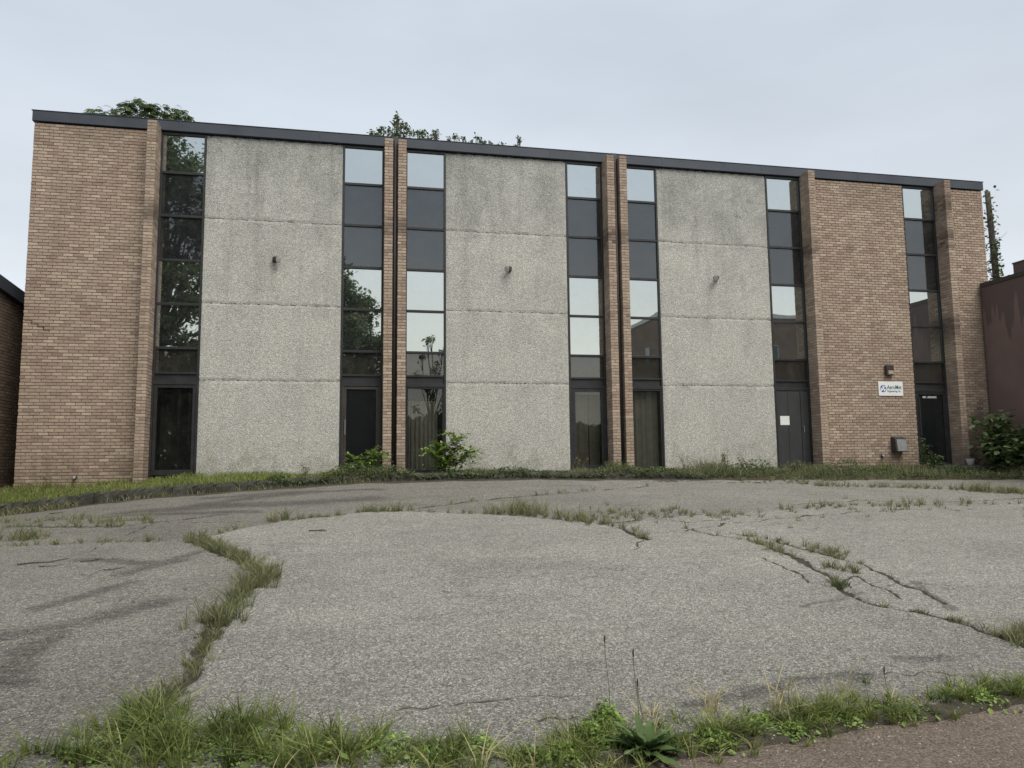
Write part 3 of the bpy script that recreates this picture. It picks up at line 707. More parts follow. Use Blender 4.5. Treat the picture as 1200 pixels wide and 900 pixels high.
# curtains behind the glass
def curtain(x0, x1, z0, z1, y, mat, label, pleat=.09, amp=.022, parts=None):
    o_ = thing('curtain', label, 'curtain', ((x0+x1)/2, y, z1), 'curtains behind the ground-floor glass')
    mb = MB(); n = int((x1-x0)/.012)
    def yy(xx): return y + amp*math.sin(xx/pleat*6.28+1.5*math.sin(xx*5)) + .3*amp*math.sin(xx*60)
    for i in range(n):
        xa, xb = x0+(x1-x0)*i/n, x0+(x1-x0)*(i+1)/n
        mb.quad((xa, yy(xa), z0), (xb, yy(xb), z0), (xb, yy(xb)*.6+y*.4, z1), (xa, yy(xa)*.6+y*.4, z1))
    put(mb.build('fabric', mat, None, True), o_)
    mb = MB(); mb.tube([(x0-.01, y+.03, z1+.012), (x1+.01, y+.03, z1+.012)], .012, 6); put(mb.build('rail', M['grey_metal']), o_)
curtain(1.68, 2.40, .02, 1.75, .20, M['curtain'], 'pleated grey curtain behind the glass right of the first brick fin pair', .10, .03)
curtain(5.97, 6.40, .02, 2.0, .20, M['curtain_brown'], 'wide flat brownish curtain left of the second brick fin pair, under the door closer', .2, .012)
curtain(6.43, 6.74, .02, 2.0, .23, M['curtain_brown'], 'narrow brownish curtain beside the wider one, left of the second brick fin pair', .13, .02)
curtain(7.5, 8.36, .02, 2.05, .20, M['curtain'], 'grey curtain filling the glass right of the second brick fin pair', .17, .02)

# ------------------------------------------------------------------ things fixed to the walls
def flood(px, py, label, aim):
    p = on_y(px, py, -.03); t = thing('flood_light', label, 'flood light', tuple(p), 'flood lights on the concrete panels')
    x, y, z = p
    mb = MB(); mb.tube([(x, -.022, z+.02), (x, -.055, z+.02)], .06, 12); put(mb.build('mounting_plate', M['bronze_metal'], None), t)
    mb = MB(); mb.tube([(x, -.05, z+.02), (x, -.10, z+.03), (x+.03*aim, -.14, z+.02)], .016, 6); put(mb.build('arm', M['bronze_metal']), t)
    d = Vector((.7*aim, -.55, -.38)).normalized(); c = Vector((x+.02*aim, -.15, z+.035))
    mb = MB(); mb.tube([c-d*.07, c-d*.03, c+d*.05, c+d*.11], [.03, .05, .06, .082], 12); put(mb.build('lamp_head', M['bronze_metal'], None, True), t)
    mb = MB(); mb.tube([c+d*.111, c+d*.118], [.074, .06], 12); put(mb.build('lens', M['bulb']), t)
    return t
flood(322, 306, 'small bronze flood light on the leftmost concrete panel', 1)
flood(597, 317.5, 'small bronze flood light on the middle concrete panel', -1)
flood(839, 328, 'small bronze flood light on the rightmost concrete panel', -1)
t = thing('wall_sign', 'white company sign with round blue logo on the brick wall left of the entrance', 'sign', (15.16, -PW, 2.16))
xa, xb = 14.98, 15.80; p0 = on_y(1029, 447, -PW-.02); p1 = on_y(1058.5, 464, -PW-.02); xa, xb, za, zb_ = p0[0], p1[0], p1[2], p0[2]
mb = MB(); mb.box(xa, xb, -PW-.024, -PW-.003, za, zb_, .003); put(mb.build('board', M['white']), t)
W_ = xb-xa; H_ = zb_-za; cxl, czl = xa+W_*.19, za+H_*.5; ry = -PW-.0265
mb = MB(); n = 40
for i in range(n):
    if i % 20 in (0, 1): continue
    a0, a1 = 2*math.pi*i/n+.5, 2*math.pi*(i+1)/n+.5
    ra, rb = .075+.015*((i % 20)/20), .102
    mb.quad((cxl+ra*math.cos(a0), ry, czl+ra*math.sin(a0)), (cxl+ra*math.cos(a1), ry, czl+ra*math.sin(a1)), (cxl+rb*math.cos(a1), ry, czl+rb*math.sin(a1)), (cxl+rb*math.cos(a0), ry, czl+rb*math.sin(a0)))
for a0 in (0.3, 2.4, 4.5):
    q = [(cxl+rr*math.cos(a0+da), ry-.001, czl+rr*math.sin(a0+da)) for rr, da in ((.018, 0), (.085, -.35), (.088, .1), (.06, .55))]
    mb.quad(*q)
put(mb.build('logo', M['ink_blue']), t)
text_mesh('AeroMet', .17, M['ink'], xa+W_*.345, ry+.001, za+H_*.47, 'lettering', t, .0015, W_*.60)
text_mesh('Engineering, Inc.', .075, M['ink'], xa+W_*.36, ry+.001, za+H_*.27, 'lettering', t, .0015, W_*.56)
p0 = on_y(1037.5, 428, -PW-.05); p1 = on_y(1046.8, 440, -PW-.05)
t = thing('wall_lamp', 'dark box wall lamp with a pale lens above the white company sign', 'wall lamp', ((p0[0]+p1[0])/2, -PW, p1[2]))
mb = MB(); mb.box(p0[0], p1[0], -PW-.10, -PW-.002, (p0[2]+p1[2])/2+.01, p0[2], .008); mb.box(p0[0], p0[0]+.055, -PW-.10, -PW-.002, p1[2], (p0[2]+p1[2])/2+.008, .006); mb.box(p0[0]+.057, p1[0], -PW-.095, -PW-.002, p1[2], p1[2]+.03, .004); put(mb.build('housing', M['bronze_metal']), t)
mb = MB(); mb.box(p0[0]+.058, p1[0]-.004, -PW-.085, -PW-.004, p1[2]+.032, (p0[2]+p1[2])/2+.007, .01); put(mb.build('lens', M['lens']), t)
p0 = on_y(1046.5, 511.5, -PW-.1); p1 = on_y(1060.8, 529, -PW-.1)
t = thing('vent_hood', 'brown metal vent hood with a grey face low on the brick wall below the sign', 'vent hood', ((p0[0]+p1[0])/2, -PW, p1[2]))
a, b, z0, z1 = p0[0], p1[0], p1[2], p0[2]
mb = MB(); yb = -PW-.002; yt, yl = -PW-.17, -PW-.22
mb.quad((a, yb, z1), (a, yt, z1-.05), (a, yl, z0), (a, yb, z0)); mb.quad((b, yb, z0), (b, yl, z0), (b, yt, z1-.05), (b, yb, z1)); mb.quad((a, yb, z1), (b, yb, z1), (b, yt, z1-.05), (a, yt, z1-.05)); mb.quad((a, yl, z0), (b, yl, z0), (b, yb, z0), (a, yb, z0)); mb.quad((a, yt, z1-.05), (b, yt, z1-.05), (b, yl, z0), (a, yl, z0))
put(mb.build('hood', M['bronze_metal']), t)
mb = MB(); g_ = .035
def fp(s, k): zq = z1-.05+(z0-z1+.05)*k; yq = yt+(yl-yt)*k; return (a+(b-a)*s, yq-.006, zq)
mb.quad(fp(.12, .96), fp(.97, .96), fp(.97, .08), fp(.12, .08))
mb.quad(*[(q[0], q[1]+.005, q[2]) for q in (fp(.12, .08), fp(.97, .08), fp(.97, .96), fp(.12, .96))])
put(mb.build('face_plate', M['grey_metal']), t)
p0 = on_y(914.5, 487.5, -.03); p1 = on_y(926.5, 498, -.03)
t = mb = MB(); mb.box(p0[0], p1[0], -.0165, -.0145, p1[2], p0[2])
mb.v = [(v[0], v[1] - .006*math.sin((v[0]-p0[0])*12), v[2]+.01*(v[0]-p0[0])) for v in mb.v]
tag(mb.build('paper_notice', M['paper']), 'white paper notice taped to the dark panelled door', 'notice')
def pipe(px, py, label):
    p = on_y(px, py, -PW-.05); t = thing('wall_pipe', label, 'pipe', tuple(p)); x, y, z = p
    mb = MB(); mb.tube([(x, -PW+.02, z), (x, -PW-.05, z), (x, -PW-.085, z-.02), (x, -PW-.09, z-.07)], .033, 10); put(mb.build('elbow', M['pvc'], None, True), t)
    mb = MB(); mb.tube([(x, -PW+.01, z), (x, -PW-.018, z)], .052, 12); put(mb.build('flange', M['bronze_metal']), t)
pipe(87, 559, 'small grey pipe outlet low on the left brick wall'); pipe(1035, 534, 'small grey pipe outlet low on the brick wall left of the vent hood')
p = on_y(1137.5, 547, -.62); t = thing('bucket', 'small white plastic bucket at the foot of the last brick fin', 'bucket', (p[0], -.62, -.02)); x, y, z = p[0], -.62, -.02
mb = MB(); mb.tube([(x, y, z), (x, y, z+.19)], [.085, .115], 16, False); mb.f.append(tuple(range(16))[::-1]); mb.tube([(x, y, z+.19), (x, y, z+.02)], [.108, .08], 16, False); put(mb.build('tub', M['white_vinyl'], None, True), t)
mb = MB(); mb.tube([(x+.118*math.cos(q*.4), y+.118*math.sin(q*.4), z+.185) for q in range(17)], .007, 5); put(mb.build('rim', M['white_vinyl']), t)

# ------------------------------------------------------------------ neighbours
# right: painted wall running towards the street
XR = 18.62
c0 = on_x(1149.3, 333, XR); 
nb = thing('neighbour_building', 'reddish brown painted building with dark drip stains at the right edge', 'building', (XR+3, -3, 0))
zt = float(c0[2])
mb = MB(); mb.box(XR, 26, -9.0, float(c0[1]), -1.0, zt-.1); put(mb.build('wall', M['painted_wall']), nb)
mb = MB(); mb.box(XR-.03, 26.03, -9.03, float(c0[1])+.02, zt-.098, zt+.02, 0); put(mb.build('coping', M['bronze_metal']), nb)
cb = on_x(1197.5, 322, XR+.35)
mb = MB(); mb.box(XR+.2, XR+.65, float(cb[1])-.5, float(cb[1])+.12, zt+.025, zt+.36); mb.box(XR+.18, XR+.67, float(cb[1])-.52, float(cb[1])+.14, zt+.362, zt+.40); put(mb.build('chimney', M['painted_wall']), nb)
# left: dark brown brick house with black eaves
XL = -7.62
a0 = on_x(0, 325, XL); a1 = on_x(25.5, 343.5, XL)
nl = thing('neighbour_building', 'dark brown brick building with a black roof edge at the left edge', 'building', (XL-3, 0, 0))
sl = (a1[2]-a0[2])/(a1[1]-a0[1]); zc_ = lambda y: float(a1[2]+sl*(y-a1[1]))
y0, y1 = -3.2, 9.0
mb = MB()
def prism(mb, xa, xb, ya, yb, f0, f1):
    v = [(xa, ya, f0(ya)), (xb, ya, f0(ya)), (xb, yb, f0(yb)), (xa, yb, f0(yb)), (xa, ya, f1(ya)), (xb, ya, f1(ya)), (xb, yb, f1(yb)), (xa, yb, f1(yb))]
    n = len(mb.v); mb.v += v; mb.f += [tuple(n+i for i in q) for q in ((0,3,2,1),(4,5,6,7),(0,1,5,4),(1,2,6,5),(2,3,7,6),(3,0,4,7))]
prism(mb, -16, XL-.008, y0, y1, lambda y: -1.3, lambda y: zc_(y)-.30); wl = put(mb.build('brick_wall', M['mortar_dark']), nl)
mb = MB(); prism(mb, -16, XL+.10, y0-.1, y1, lambda y: zc_(y)-.295, lambda y: zc_(y)); put(mb.build('roof', M['fascia']), nl)
mb = MB(); rn = []
i = 0; z = -1.2
while z < 6.5:
    yy = y0 + (i % 2)*.11
    while yy < 2.2:
        if z+.07 < zc_(yy+.2)-.31:
            n0 = len(mb.f); mb.box(XL-.03, XL+random.uniform(-.002, .003), yy, yy+.21, z, z+.064); rn += [random.random()]*(len(mb.f)-n0)
        yy += .22
    z += CH; i += 1
o = mb.build('brickwork', M['brick_dark'], wl, attrs={'rnd': ('FACE', rn), 'stain': ('FACE', [0]*len(rn))}); o['kind'] = 'stuff'

# ------------------------------------------------------------------ vegetation helpers
def blades(P, H, W, lean, rnd, name, mat, yaw=None):
    """curved tapered grass blades, three segments each"""
    n = len(P); P = np.asarray(P, float); H = np.asarray(H, float)
    az = RNG.uniform(0, 2*np.pi, n) if yaw is None else yaw
    fx, fy = np.cos(az), np.sin(az); tw = RNG.uniform(0, 2*np.pi, n); wx, wy = np.cos(tw), np.sin(tw)
    lv = lean*RNG.uniform(.2, 1.4, n)
    V = []; ts = (0, .38, .75, 1.0); ws = (1, .85, .5, 0)
    for t_, k in zip(ts, ws):
        off = lv*H*t_*t_; c = P + np.stack([fx*off, fy*off, H*(t_ - .25*lv*t_*t_)], -1)
        s = np.stack([wx*W*k/2, wy*W*k/2, np.zeros(n)], -1)
        if k > 0: V += [c-s, c+s]
        else: V.append(c)
    V = np.stack(V, 1).reshape(-1, 3); b = np.arange(n)*7
    T = np.concatenate([np.stack([b+i0, b+i1, b+i2], -1) for (i0, i1, i2) in ((0,1,3),(0,3,2),(2,3,5),(2,5,4),(4,5,6))], 0)
    fr = np.tile(rnd, 5)
    return fast_mesh(name, V, T, mat, {'rnd': ('FACE', fr)}, False)
def strip_pts(px_poly, n, spread, dens=None, keep=None):
    P = np.array(poly(px_poly)); seg = np.hypot(*(P[1:]-P[:-1]).T); c = np.concatenate([[0], np.cumsum(seg)])
    s = RNG.uniform(0, c[-1], n)
    # clumpiness along the line
    if dens:
        ph = RNG.uniform(0, 6.28, 3); k = .5+.5*np.sin(s*dens+ph[0])*np.sin(s*dens*.37+ph[1]); s = s[RNG.uniform(0, 1, n) < k**2+.05]
    x = np.interp(s, c, P[:, 0]); y = np.interp(s, c, P[:, 1])
    rr = RNG.normal(0, spread, (len(s), 2)); x = x+rr[:, 0]; y = y+rr[:, 1]
    return np.stack([x, y, z_lot(x, y)-.02], -1)
def tussock(P0, per, root, h, lo, hi):
    """P0: (k, 2) centres; each tussock is a fan of blades from one small root"""
    k = len(P0); c = np.repeat(np.arange(k), per); n = len(c)
    az = RNG.uniform(0, 2*np.pi, n); rr = root*np.sqrt(RNG.uniform(0, 1, n))
    x = P0[c, 0]+rr*np.cos(az); y = P0[c, 1]+rr*np.sin(az)
    hk = h*RNG.uniform(.45, 1.15, k)[c]*RNG.beta(2.2, 1.6, n)*1.25
    tone = RNG.uniform(lo, hi, k)[c]*.65 + RNG.uniform(lo, hi, n)*.35
    PP.append(np.stack([x, y, z_lot(x, y)-.015], -1)); HH.append(np.maximum(hk, .015)); RN.append(np.clip(tone, 0, 1)); YW.append(az+RNG.normal(0, .7, n))
def stuff(o, label): return tag(o, label, kind='stuff')
# verge grass, left: a bright mown-looking strip
n = 26000; x = RNG.uniform(-9.5, .2, n); y = RNG.uniform(-1.55, -.05, n)
k = RNG.uniform(0, 1, n) < np.clip(.75+.5*wob(x, y, 1, .35), .1, 1); x, y = x[k], y[k]
h = RNG.uniform(.05, .13, len(x))*(1+.5*wob(x, y*0, 1, .22)); h = np.where(y > -.35, h*1.3, h)
stuff(blades(np.stack([x, y, z_verge(x, y)-.02], -1), h, .011, .5, RNG.uniform(0, 1, len(x)), 'verge_grass', M['lawn']), 'bright green grass strip between the kerb and the left part of the building')
# verge weeds, right and centre: leafy ground cover
def leafcloud(C, size, tilt=.8, aspect=.5, zmin=None):
    """pointed six-vertex leaves, folded a little along the midrib"""
    C = np.asarray(C, float); n = len(C); size = np.broadcast_to(size, n)*RNG.uniform(.65, 1.25, n)
    az = RNG.uniform(0, 2*np.pi, n); el = RNG.normal(-.15, tilt*.55, n)
    d = np.stack([np.cos(az)*np.cos(el), np.sin(az)*np.cos(el), np.sin(el)], -1)
    sd_ = np.stack([-np.sin(az), np.cos(az), np.zeros(n)], -1); ro = RNG.normal(0, tilt*.5, n)
    nn_ = np.cross(d, sd_); sd_ = sd_*np.cos(ro)[:, None] + nn_*np.sin(ro)[:, None]; nn_ = np.cross(d, sd_)
    L = size[:, None]; Wd = L*aspect*.5
    pts = [C, C+d*L*.35+sd_*Wd+nn_*Wd*.25, C+d*L*.35-sd_*Wd+nn_*Wd*.25, C+d*L*.45, C+d*L*.75+sd_*Wd*.6+nn_*Wd*.1, C+d*L*.75-sd_*Wd*.6+nn_*Wd*.1, C+d*L]
    V = np.stack(pts, 1).reshape(-1, 3); b = np.arange(n)*7
    T = np.concatenate([np.stack([b+i, b+j, b+k], -1) for i, j, k in ((0,3,1),(0,2,3),(1,3,4),(3,2,5),(3,6,4),(3,5,6))], 0)
    return V, T
def leaves(C, size, name, mat, tilt=.8, aspect=.5, rnd=None):
    V, T = leafcloud(C, size, tilt, aspect); r_ = RNG.uniform(0, 1, len(C)) if rnd is None else rnd
    return fast_mesh(name, V, T, mat, {'rnd': ('FACE', np.tile(r_, 6))}, False)
n = 24000; x = RNG.uniform(-1.5, 19.5, n); y = RNG.uniform(-1.72, -.55, n)
env = np.interp(x, [-1.5, 0, 2.5, 5, 6, 8, 10.5, 13, 18, 20], [.12, .24, .14, .07, .15, .22, .24, .26, .16, .3])*np.clip(.75+1.0*wob(x, x*0, 1, .28), .12, 2.0)
y = -1.72+(y+1.72)*np.interp(x, [2, 6, 9], [.35, .5, 1.0]); y = y - np.clip(x-8, 0, 1)*RNG.uniform(0, .4, n)
z = z_verge(x, np.maximum(y, -1.5)) - .02 + RNG.uniform(0, 1, n)**1.4*env - np.where(y < -1.55, .06, 0)
stuff(leaves(np.stack([x, y, z], -1), .055, 'weed_cover', M['weed'], .9, .55), 'low leafy weeds along the foot of the building')
n = 20000; x = RNG.uniform(-.5, 19.5, n); y = RNG.uniform(-1.66, -.3, n) - np.clip(x-8, 0, 1)*RNG.uniform(0, .45, n)*(x > 8); y = -1.66+(y+1.66)*np.interp(x, [2, 6, 9], [.3, .5, 1.0])
h = RNG.uniform(.08, .26, n)*np.clip(.75+.95*wob(x+3, x*0, 1, .3), .2, 2.2)*np.interp(x, [0, 4, 7, 9, 19], [.7, .45, .9, 1.1, 1.0])
stuff(blades(np.stack([x, y, z_verge(x, np.maximum(y, -1.5))-.03], -1), h, .010, .45, RNG.uniform(0, 1, n), 'verge_weeds', M['dgrass']), 'ragged grass and weeds on the strip along the right part of the building')
# dry tufts hanging over the left kerb
n = 6000; x = RNG.uniform(-8.5, 2.0, n); y = -1.64-np.abs(RNG.normal(0, .10, n))*np.interp(x, [-7, -4.5, 2], [2.2, 1, .6]); k = RNG.uniform(0, 1, n) < np.clip(.45+.8*wob(x, x*0, 1, .4), 0, 1)*np.clip((-4.0-x)/1.8, .35, 1); x, y = x[k], y[k]
stuff(blades(np.stack([x, y, z_lot(x, y)-.02], -1), RNG.uniform(.06, .22, len(x)), .012, .8, RNG.uniform(.3, 1, len(x)), 'kerbside_weeds', M['dgrass']), 'straggly weeds at the foot of the left kerb')
# crack grass
PP, HH, RN, YW = [], [], [], []
def addp(P, h0, h1, lo=0, hi=1):
    per = 14; k = max(1, len(P)//per); c = P[RNG.permutation(len(P))[:k], :2]
    tussock(c, int(per*1.15), .03, h1*1.05, lo, hi)
addp(strip_pts([(190,815),(226,790),(250,745),(264,716)], 800, .05, 1.6), .04, .17, 0, .95)
addp(strip_pts([(130,868),(190,815),(226,790),(250,745),(264,716)], 750, .06), .03, .11, 0, .95)
addp(strip_pts([(258,735),(264,716),(292,690),(312,672),(318,668)], 1900, .10, 2.3), .06, .27, .1, 1)
addp(strip_pts([(292,690),(312,672)], 500, .09), .08, .24, .1, 1)
addp(strip_pts([(312,672),(284,655),(252,641),(225,632)], 1500, .08, 2.6), .03, .17, .1, 1)
addp(strip_pts([(225,631),(268,621),(330,610),(400,603)], 500, .05, 2.2), .05, .16, .3, 1)
addp(strip_pts([(0,640),(60,637),(130,634),(225,631)], 500, .06, 2.0), .05, .16, .3, 1)
addp(strip_pts([(0,632),(20,630),(50,630)], 380, .13), .1, .24, .3, 1)
addp(strip_pts([(0,612),(70,612),(110,610)], 420, .18), .06, .16, .3, 1); addp(strip_pts([(100,612),(150,611),(178,609)], 350, .12), .08, .2, .4, 1)
addp(strip_pts([(320,610),(345,607)], 200, .1), .1, .26, .3, 1)
addp(strip_pts([(425,599),(475,598)], 350, .08), .06, .17, .3, 1)
addp(strip_pts([(520,601),(560,602),(620,604)], 750, .10, 2.5), .08, .26, .2, 1); addp(strip_pts([(590,600),(630,602)], 520, .12), .12, .33, .2, 1)
addp(strip_pts([(630,604),(690,611),(712,614)], 600, .13), .08, .24, .2, 1); addp(strip_pts([(735,618),(757,631)], 130, .06), .06, .18, .2, 1)
addp(strip_pts([(515,590),(560,586),(640,579),(700,574),(765,569)], 520, .06, 1.8), .05, .17, .2, 1)
addp(strip_pts([(690,610),(760,604),(860,600),(932,595),(1002,591)], 900, .18, 1.5), .05, .16, .2, 1)
addp(strip_pts([(1002,592),(1102,591),(1220,589)], 700, .2, 1.5), .05, .2, .3, 1)
addp(strip_pts([(930,566),(960,569),(1082,572),(1220,577)], 1700, .14), .06, .2, .2, 1)
addp(strip_pts([(1130,575),(1220,579)], 800, .15), .1, .26, .3, 1); addp(strip_pts([(860,565),(1000,562),(1220,560)], 1500, .16), .06, .2, .2, 1)
addp(strip_pts([(800,618),(840,628),(882,634),(930,651)], 420, .06, 2.5), .04, .13, .2, 1)
addp(strip_pts([(885,634),(905,645),(935,654)], 300, .07), .05, .14, .2, 1); addp(strip_pts([(945,640),(985,652)], 300, .07), .05, .15, .2, 1)
addp(strip_pts([(968,664),(1000,672)], 260, .07), .05, .15, .1, .9); addp(strip_pts([(985,684),(988,688)], 220, .045), .05, .12, .0, .7)
addp(strip_pts([(987,688),(1042,711),(1092,721),(1142,733)], 300, .03, 3), .03, .08, .1, .9)
addp(strip_pts([(1187,752),(1205,742)], 420, .06), .06, .17, .4, 1)
addp(strip_pts([(225,631),(252,641),(284,655),(300,664)], 1300, .07), .03, .15, .1, 1)
addp(strip_pts([(330,610),(400,603),(432,599),(482,598),(520,600)], 520, .05), .03, .10, .2, 1)
addp(strip_pts([(0,619),(60,617),(140,616),(178,612)], 420, .06), .03, .13, .2, 1); addp(strip_pts([(60,637),(130,634),(200,632)], 260, .05), .03, .12, .3, 1)
addp(strip_pts([(700,604),(770,602),(860,607)], 1100, .42), .03, .13, .2, 1); addp(strip_pts([(900,604),(1000,596),(1180,590)], 900, .45), .03, .12, .2, 1)
addp(strip_pts([(846,624),(902,632),(952,646),(1012,661)], 380, .05), .03, .11, .1, 1); addp(strip_pts([(1042,711),(1092,721),(1142,733),(1180,748)], 300, .03), .03, .07, .1, 1)
addp(strip_pts([(840,555),(1000,558),(1220,560)], 900, .25), .05, .2, .2, 1)
P = np.concatenate(PP); stuff(blades(P, np.concatenate(HH), .0078, .85, np.concatenate(RN), 'crack_grass', M['dgrass'], np.concatenate(YW)), 'thin grass growing out of the cracks in the asphalt')
# roadside grass in front
PP, HH, RN, YW = [], [], [], []
def ft(px, py, n, rad, h, lo=0, hi=1):
    p = at(px, py); k = max(2, int(n*.34/26)); c = np.array(p[:2])[None] + RNG.normal(0, rad*1.15, (k, 2)); tussock(c, 26, .035, h*1.12, lo, hi)
for px, py, n, rad, h in ((60,893,500,.13,.14), (120,880,1100,.12,.24), (150,855,1000,.10,.26), (175,835,700,.08,.20), (185,875,1200,.13,.25), (230,880,1100,.13,.23), (275,868,1300,.12,.25), (305,850,500,.08,.20), (330,885,900,.12,.20), (380,885,900,.11,.18), (410,878,900,.09,.22), (445,888,600,.10,.15), (490,892,500,.09,.13), (530,884,500,.07,.15), (560,890,450,.09,.12), (600,890,500,.09,.12), (640,888,500,.07,.14), (680,878,700,.06,.18), (700,868,500,.05,.17), (720,862,350,.05,.16), (790,872,400,.06,.13), (830,862,600,.06,.15), (850,858,600,.07,.16), (880,852,450,.05,.13), (910,845,420,.06,.12), (950,838,800,.07,.16), (980,838,900,.07,.17), (1010,836,600,.06,.14), (1040,834,250,.06,.08), (1075,829,200,.06,.06), (1125,818,700,.06,.14), (1150,812,800,.07,.16), (1180,810,800,.07,.14), (1210,806,700,.07,.14), (20,898,300,.1,.1)):
    ft(px, py, n, rad, h, 0, random.choice((.8, .9, 1)))
x = RNG.uniform(-3.4, 4.2, 340); y = y_edge(x)+RNG.normal(.15, .13, 340); tussock(np.stack([x, y], -1), 14, .02, .13, .1, 1)
x = RNG.uniform(-3.2, 1.4, 330); y = y_edge(x)+RNG.normal(.22, .2, 330); tussock(np.stack([x, y], -1), 16, .03, .14, 0, 1)
x = RNG.uniform(-3.2, 3.9, 46); y = y_edge(x)+RNG.normal(.25, .18, 46); tussock(np.stack([x, y], -1), 9, .02, .28, .88, 1)
P = np.concatenate(PP); stuff(blades(P, np.concatenate(HH), .0082, 1.15, np.concatenate(RN), 'roadside_grass', M['fgrass'], np.concatenate(YW)), 'long grass along the street edge of the lot in the foreground')
# low clover-like weeds among it
C = []
for px, py, n, rad, hh in ((110,885,380,.14,.07), (190,862,420,.12,.08), (250,885,380,.12,.08), (330,868,300,.10,.08), (300,893,420,.12,.06), (450,880,420,.10,.07), (500,890,320,.08,.06), (890,848,260,.06,.05), (985,842,260,.06,.05), (1150,818,260,.07,.05), (710,850,900,.055,.16), (690,870,900,.07,.12), (660,886,600,.06,.08), (740,872,500,.06,.08), (560,880,400,.08,.06), (390,885,300,.08,.08), (840,868,500,.06,.06), (930,856,300,.06,.05), (620,890,400,.06,.06), (1060,832,250,.08,.03)):
    p = at(px, py); r_ = RNG.normal(0, rad, (n, 2)); x = p[0]+r_[:, 0]; y = p[1]+r_[:, 1]; C.append(np.stack([x, y, z_lot(x, y)+RNG.uniform(0, 1, n)*hh*np.exp(-np.hypot(*r_.T)**2/(2.5*rad*rad))], -1))
stuff(leaves(np.concatenate(C), RNG.choice([.016, .022, .032, .05], sum(len(q) for q in C), p=[.4, .35, .18, .07]), 'roadside_weeds', M['sapling'], .8, .6), 'small round-leaved weeds among the foreground grass')
# loose grit on the asphalt near the viewer
n = 2600; mb_v = []; px_ = RNG.uniform(-3.2, 5.5, n); py_ = RNG.uniform(-15.4, -11.5, n); s_ = RNG.uniform(.003, .009, n)
oct_ = np.array([(1,0,0),(-1,0,0),(0,1,0),(0,-1,0),(0,0,.7),(0,0,-.7)]); V = (np.stack([px_, py_, z_lot(px_, py_)+.002], -1)[:, None, :] + oct_[None]*s_[:, None, None]*RNG.uniform(.6, 1.3, (n, 6, 1))).reshape(-1, 3)
T = (np.arange(n)[:, None, None]*6 + np.array([(0,2,4),(2,1,4),(1,3,4),(3,0,4),(2,0,5),(1,2,5),(3,1,5),(0,3,5)])[None]).reshape(-1, 3)
M['grit'] = simple('pale_grit', (.34, .33, .30), .9, .2, 0, .5, 60)
stuff(fast_mesh('gravel', V, T, M['grit'], {}, False), 'loose grit scattered on the asphalt in the foreground')

# ---- single weeds
def leafy_plant(name, label, cat, base, stems, leaf, mat, group=None, frond=None, fill_=0):
    """stems: list of (points, radius); leaves along each stem; frond=(pairs, length) makes compound leaves"""
    t = thing(name, label, cat, tuple(base), group); mb = MB(); C = []
    V_all = []; T_all = []; rn = []; off = 0
    for pts, rad in stems:
        pts = [Vector(p) for p in pts]; mb.tube(pts, [rad*(1-.8*i/(len(pts)-1)) for i in range(len(pts))], 5)
        for i in range(1, len(pts)):
            a, b = pts[i-1], pts[i]
            if frond:
                if i == 1 and len(pts) > 3: continue
                nf = 3 if i < len(pts)-1 else 6
                for q in range(nf):
                    az = random.uniform(0, 6.28); el = random.uniform(.25, 1.1); o_ = b
                    d = Vector((math.cos(az)*math.cos(el), math.sin(az)*math.cos(el), math.sin(el))); L = frond[1]*random.uniform(.7, 1.2)
                    fpts = []
                    for s in range(frond[0]+1):
                        u = s/frond[0]; fpts.append(o_ + d*L*u + Vector((0, 0, -L*.45*u*u)))
                    mb.tube(fpts, [.004*(1-.6*s/frond[0]) for s in range(frond[0]+1)], 4)
                    sd = d.cross(Vector((0, 0, 1))).normalized()
                    for s in range(1, frond[0]+1):
                        for sg in (-1, 1):
                            tip = fpts[s] + (sd*sg*.9 + d*.45 + Vector((random.gauss(0, .25), random.gauss(0, .25), random.gauss(-.2, .35)))).normalized()*leaf*random.uniform(.75, 1.15)*(1-.35*s/frond[0])
                            c = fpts[s]; ax = (tip-c); wv = ax.cross(Vector((0, 0, 1))).normalized()*ax.length*.27
                            up = Vector((0, 0, ax.length*.05)); m_ = c+ax*.45
                            n0 = off; V_all += [tuple(c), tuple(m_+wv+up), tuple(m_-wv+up), tuple(tip), tuple(m_)]; T_all += [(n0, n0+4, n0+1), (n0, n0+2, n0+4), (n0+1, n0+4, n0+3), (n0+4, n0+2, n0+3)]; off += 5; rr = random.random(); rn += [rr]*4
            else:
                for q in range(5):
                    C.append(a.lerp(b, random.random()) + Vector((random.gauss(0, leaf*.25), random.gauss(0, leaf*.25), random.gauss(0, leaf*.1))))
    put(mb.build('stem', M['stem'], None, True), t)
    if fill_:
        C = [(base[0]+random.gauss(-.05, .22), base[1]+random.gauss(-.05, .12), base[2]+abs(random.gauss(.0, .17))) for _ in range(fill_)]
        V2, T2 = leafcloud(C, leaf*.75, .8, .45); T_all += [tuple(int(q)+off for q in t_) for t_ in T2]; V_all += [tuple(v) for v in V2]; rn += list(np.tile(RNG.uniform(0, 1, len(C)), 6))
    if frond: o = mesh_obj('foliage', V_all, T_all, mat, None, {'rnd': ('FACE', rn)})
    else: o = leaves([tuple(c) for c in C], leaf, 'foliage', mat, .8, .42)
    put(o, t); return t
def stalk(base, h, lean=(0, 0), n=6): return [(base[0]+lean[0]*h*(i/n)**1.5, base[1]+lean[1]*h*(i/n)**1.5, base[2]+h*i/n) for i in range(n+1)]
p = on_y(525, 556, -1.0); b = (p[0], -1.0, float(z_verge(p[0], -1.0))-.03)
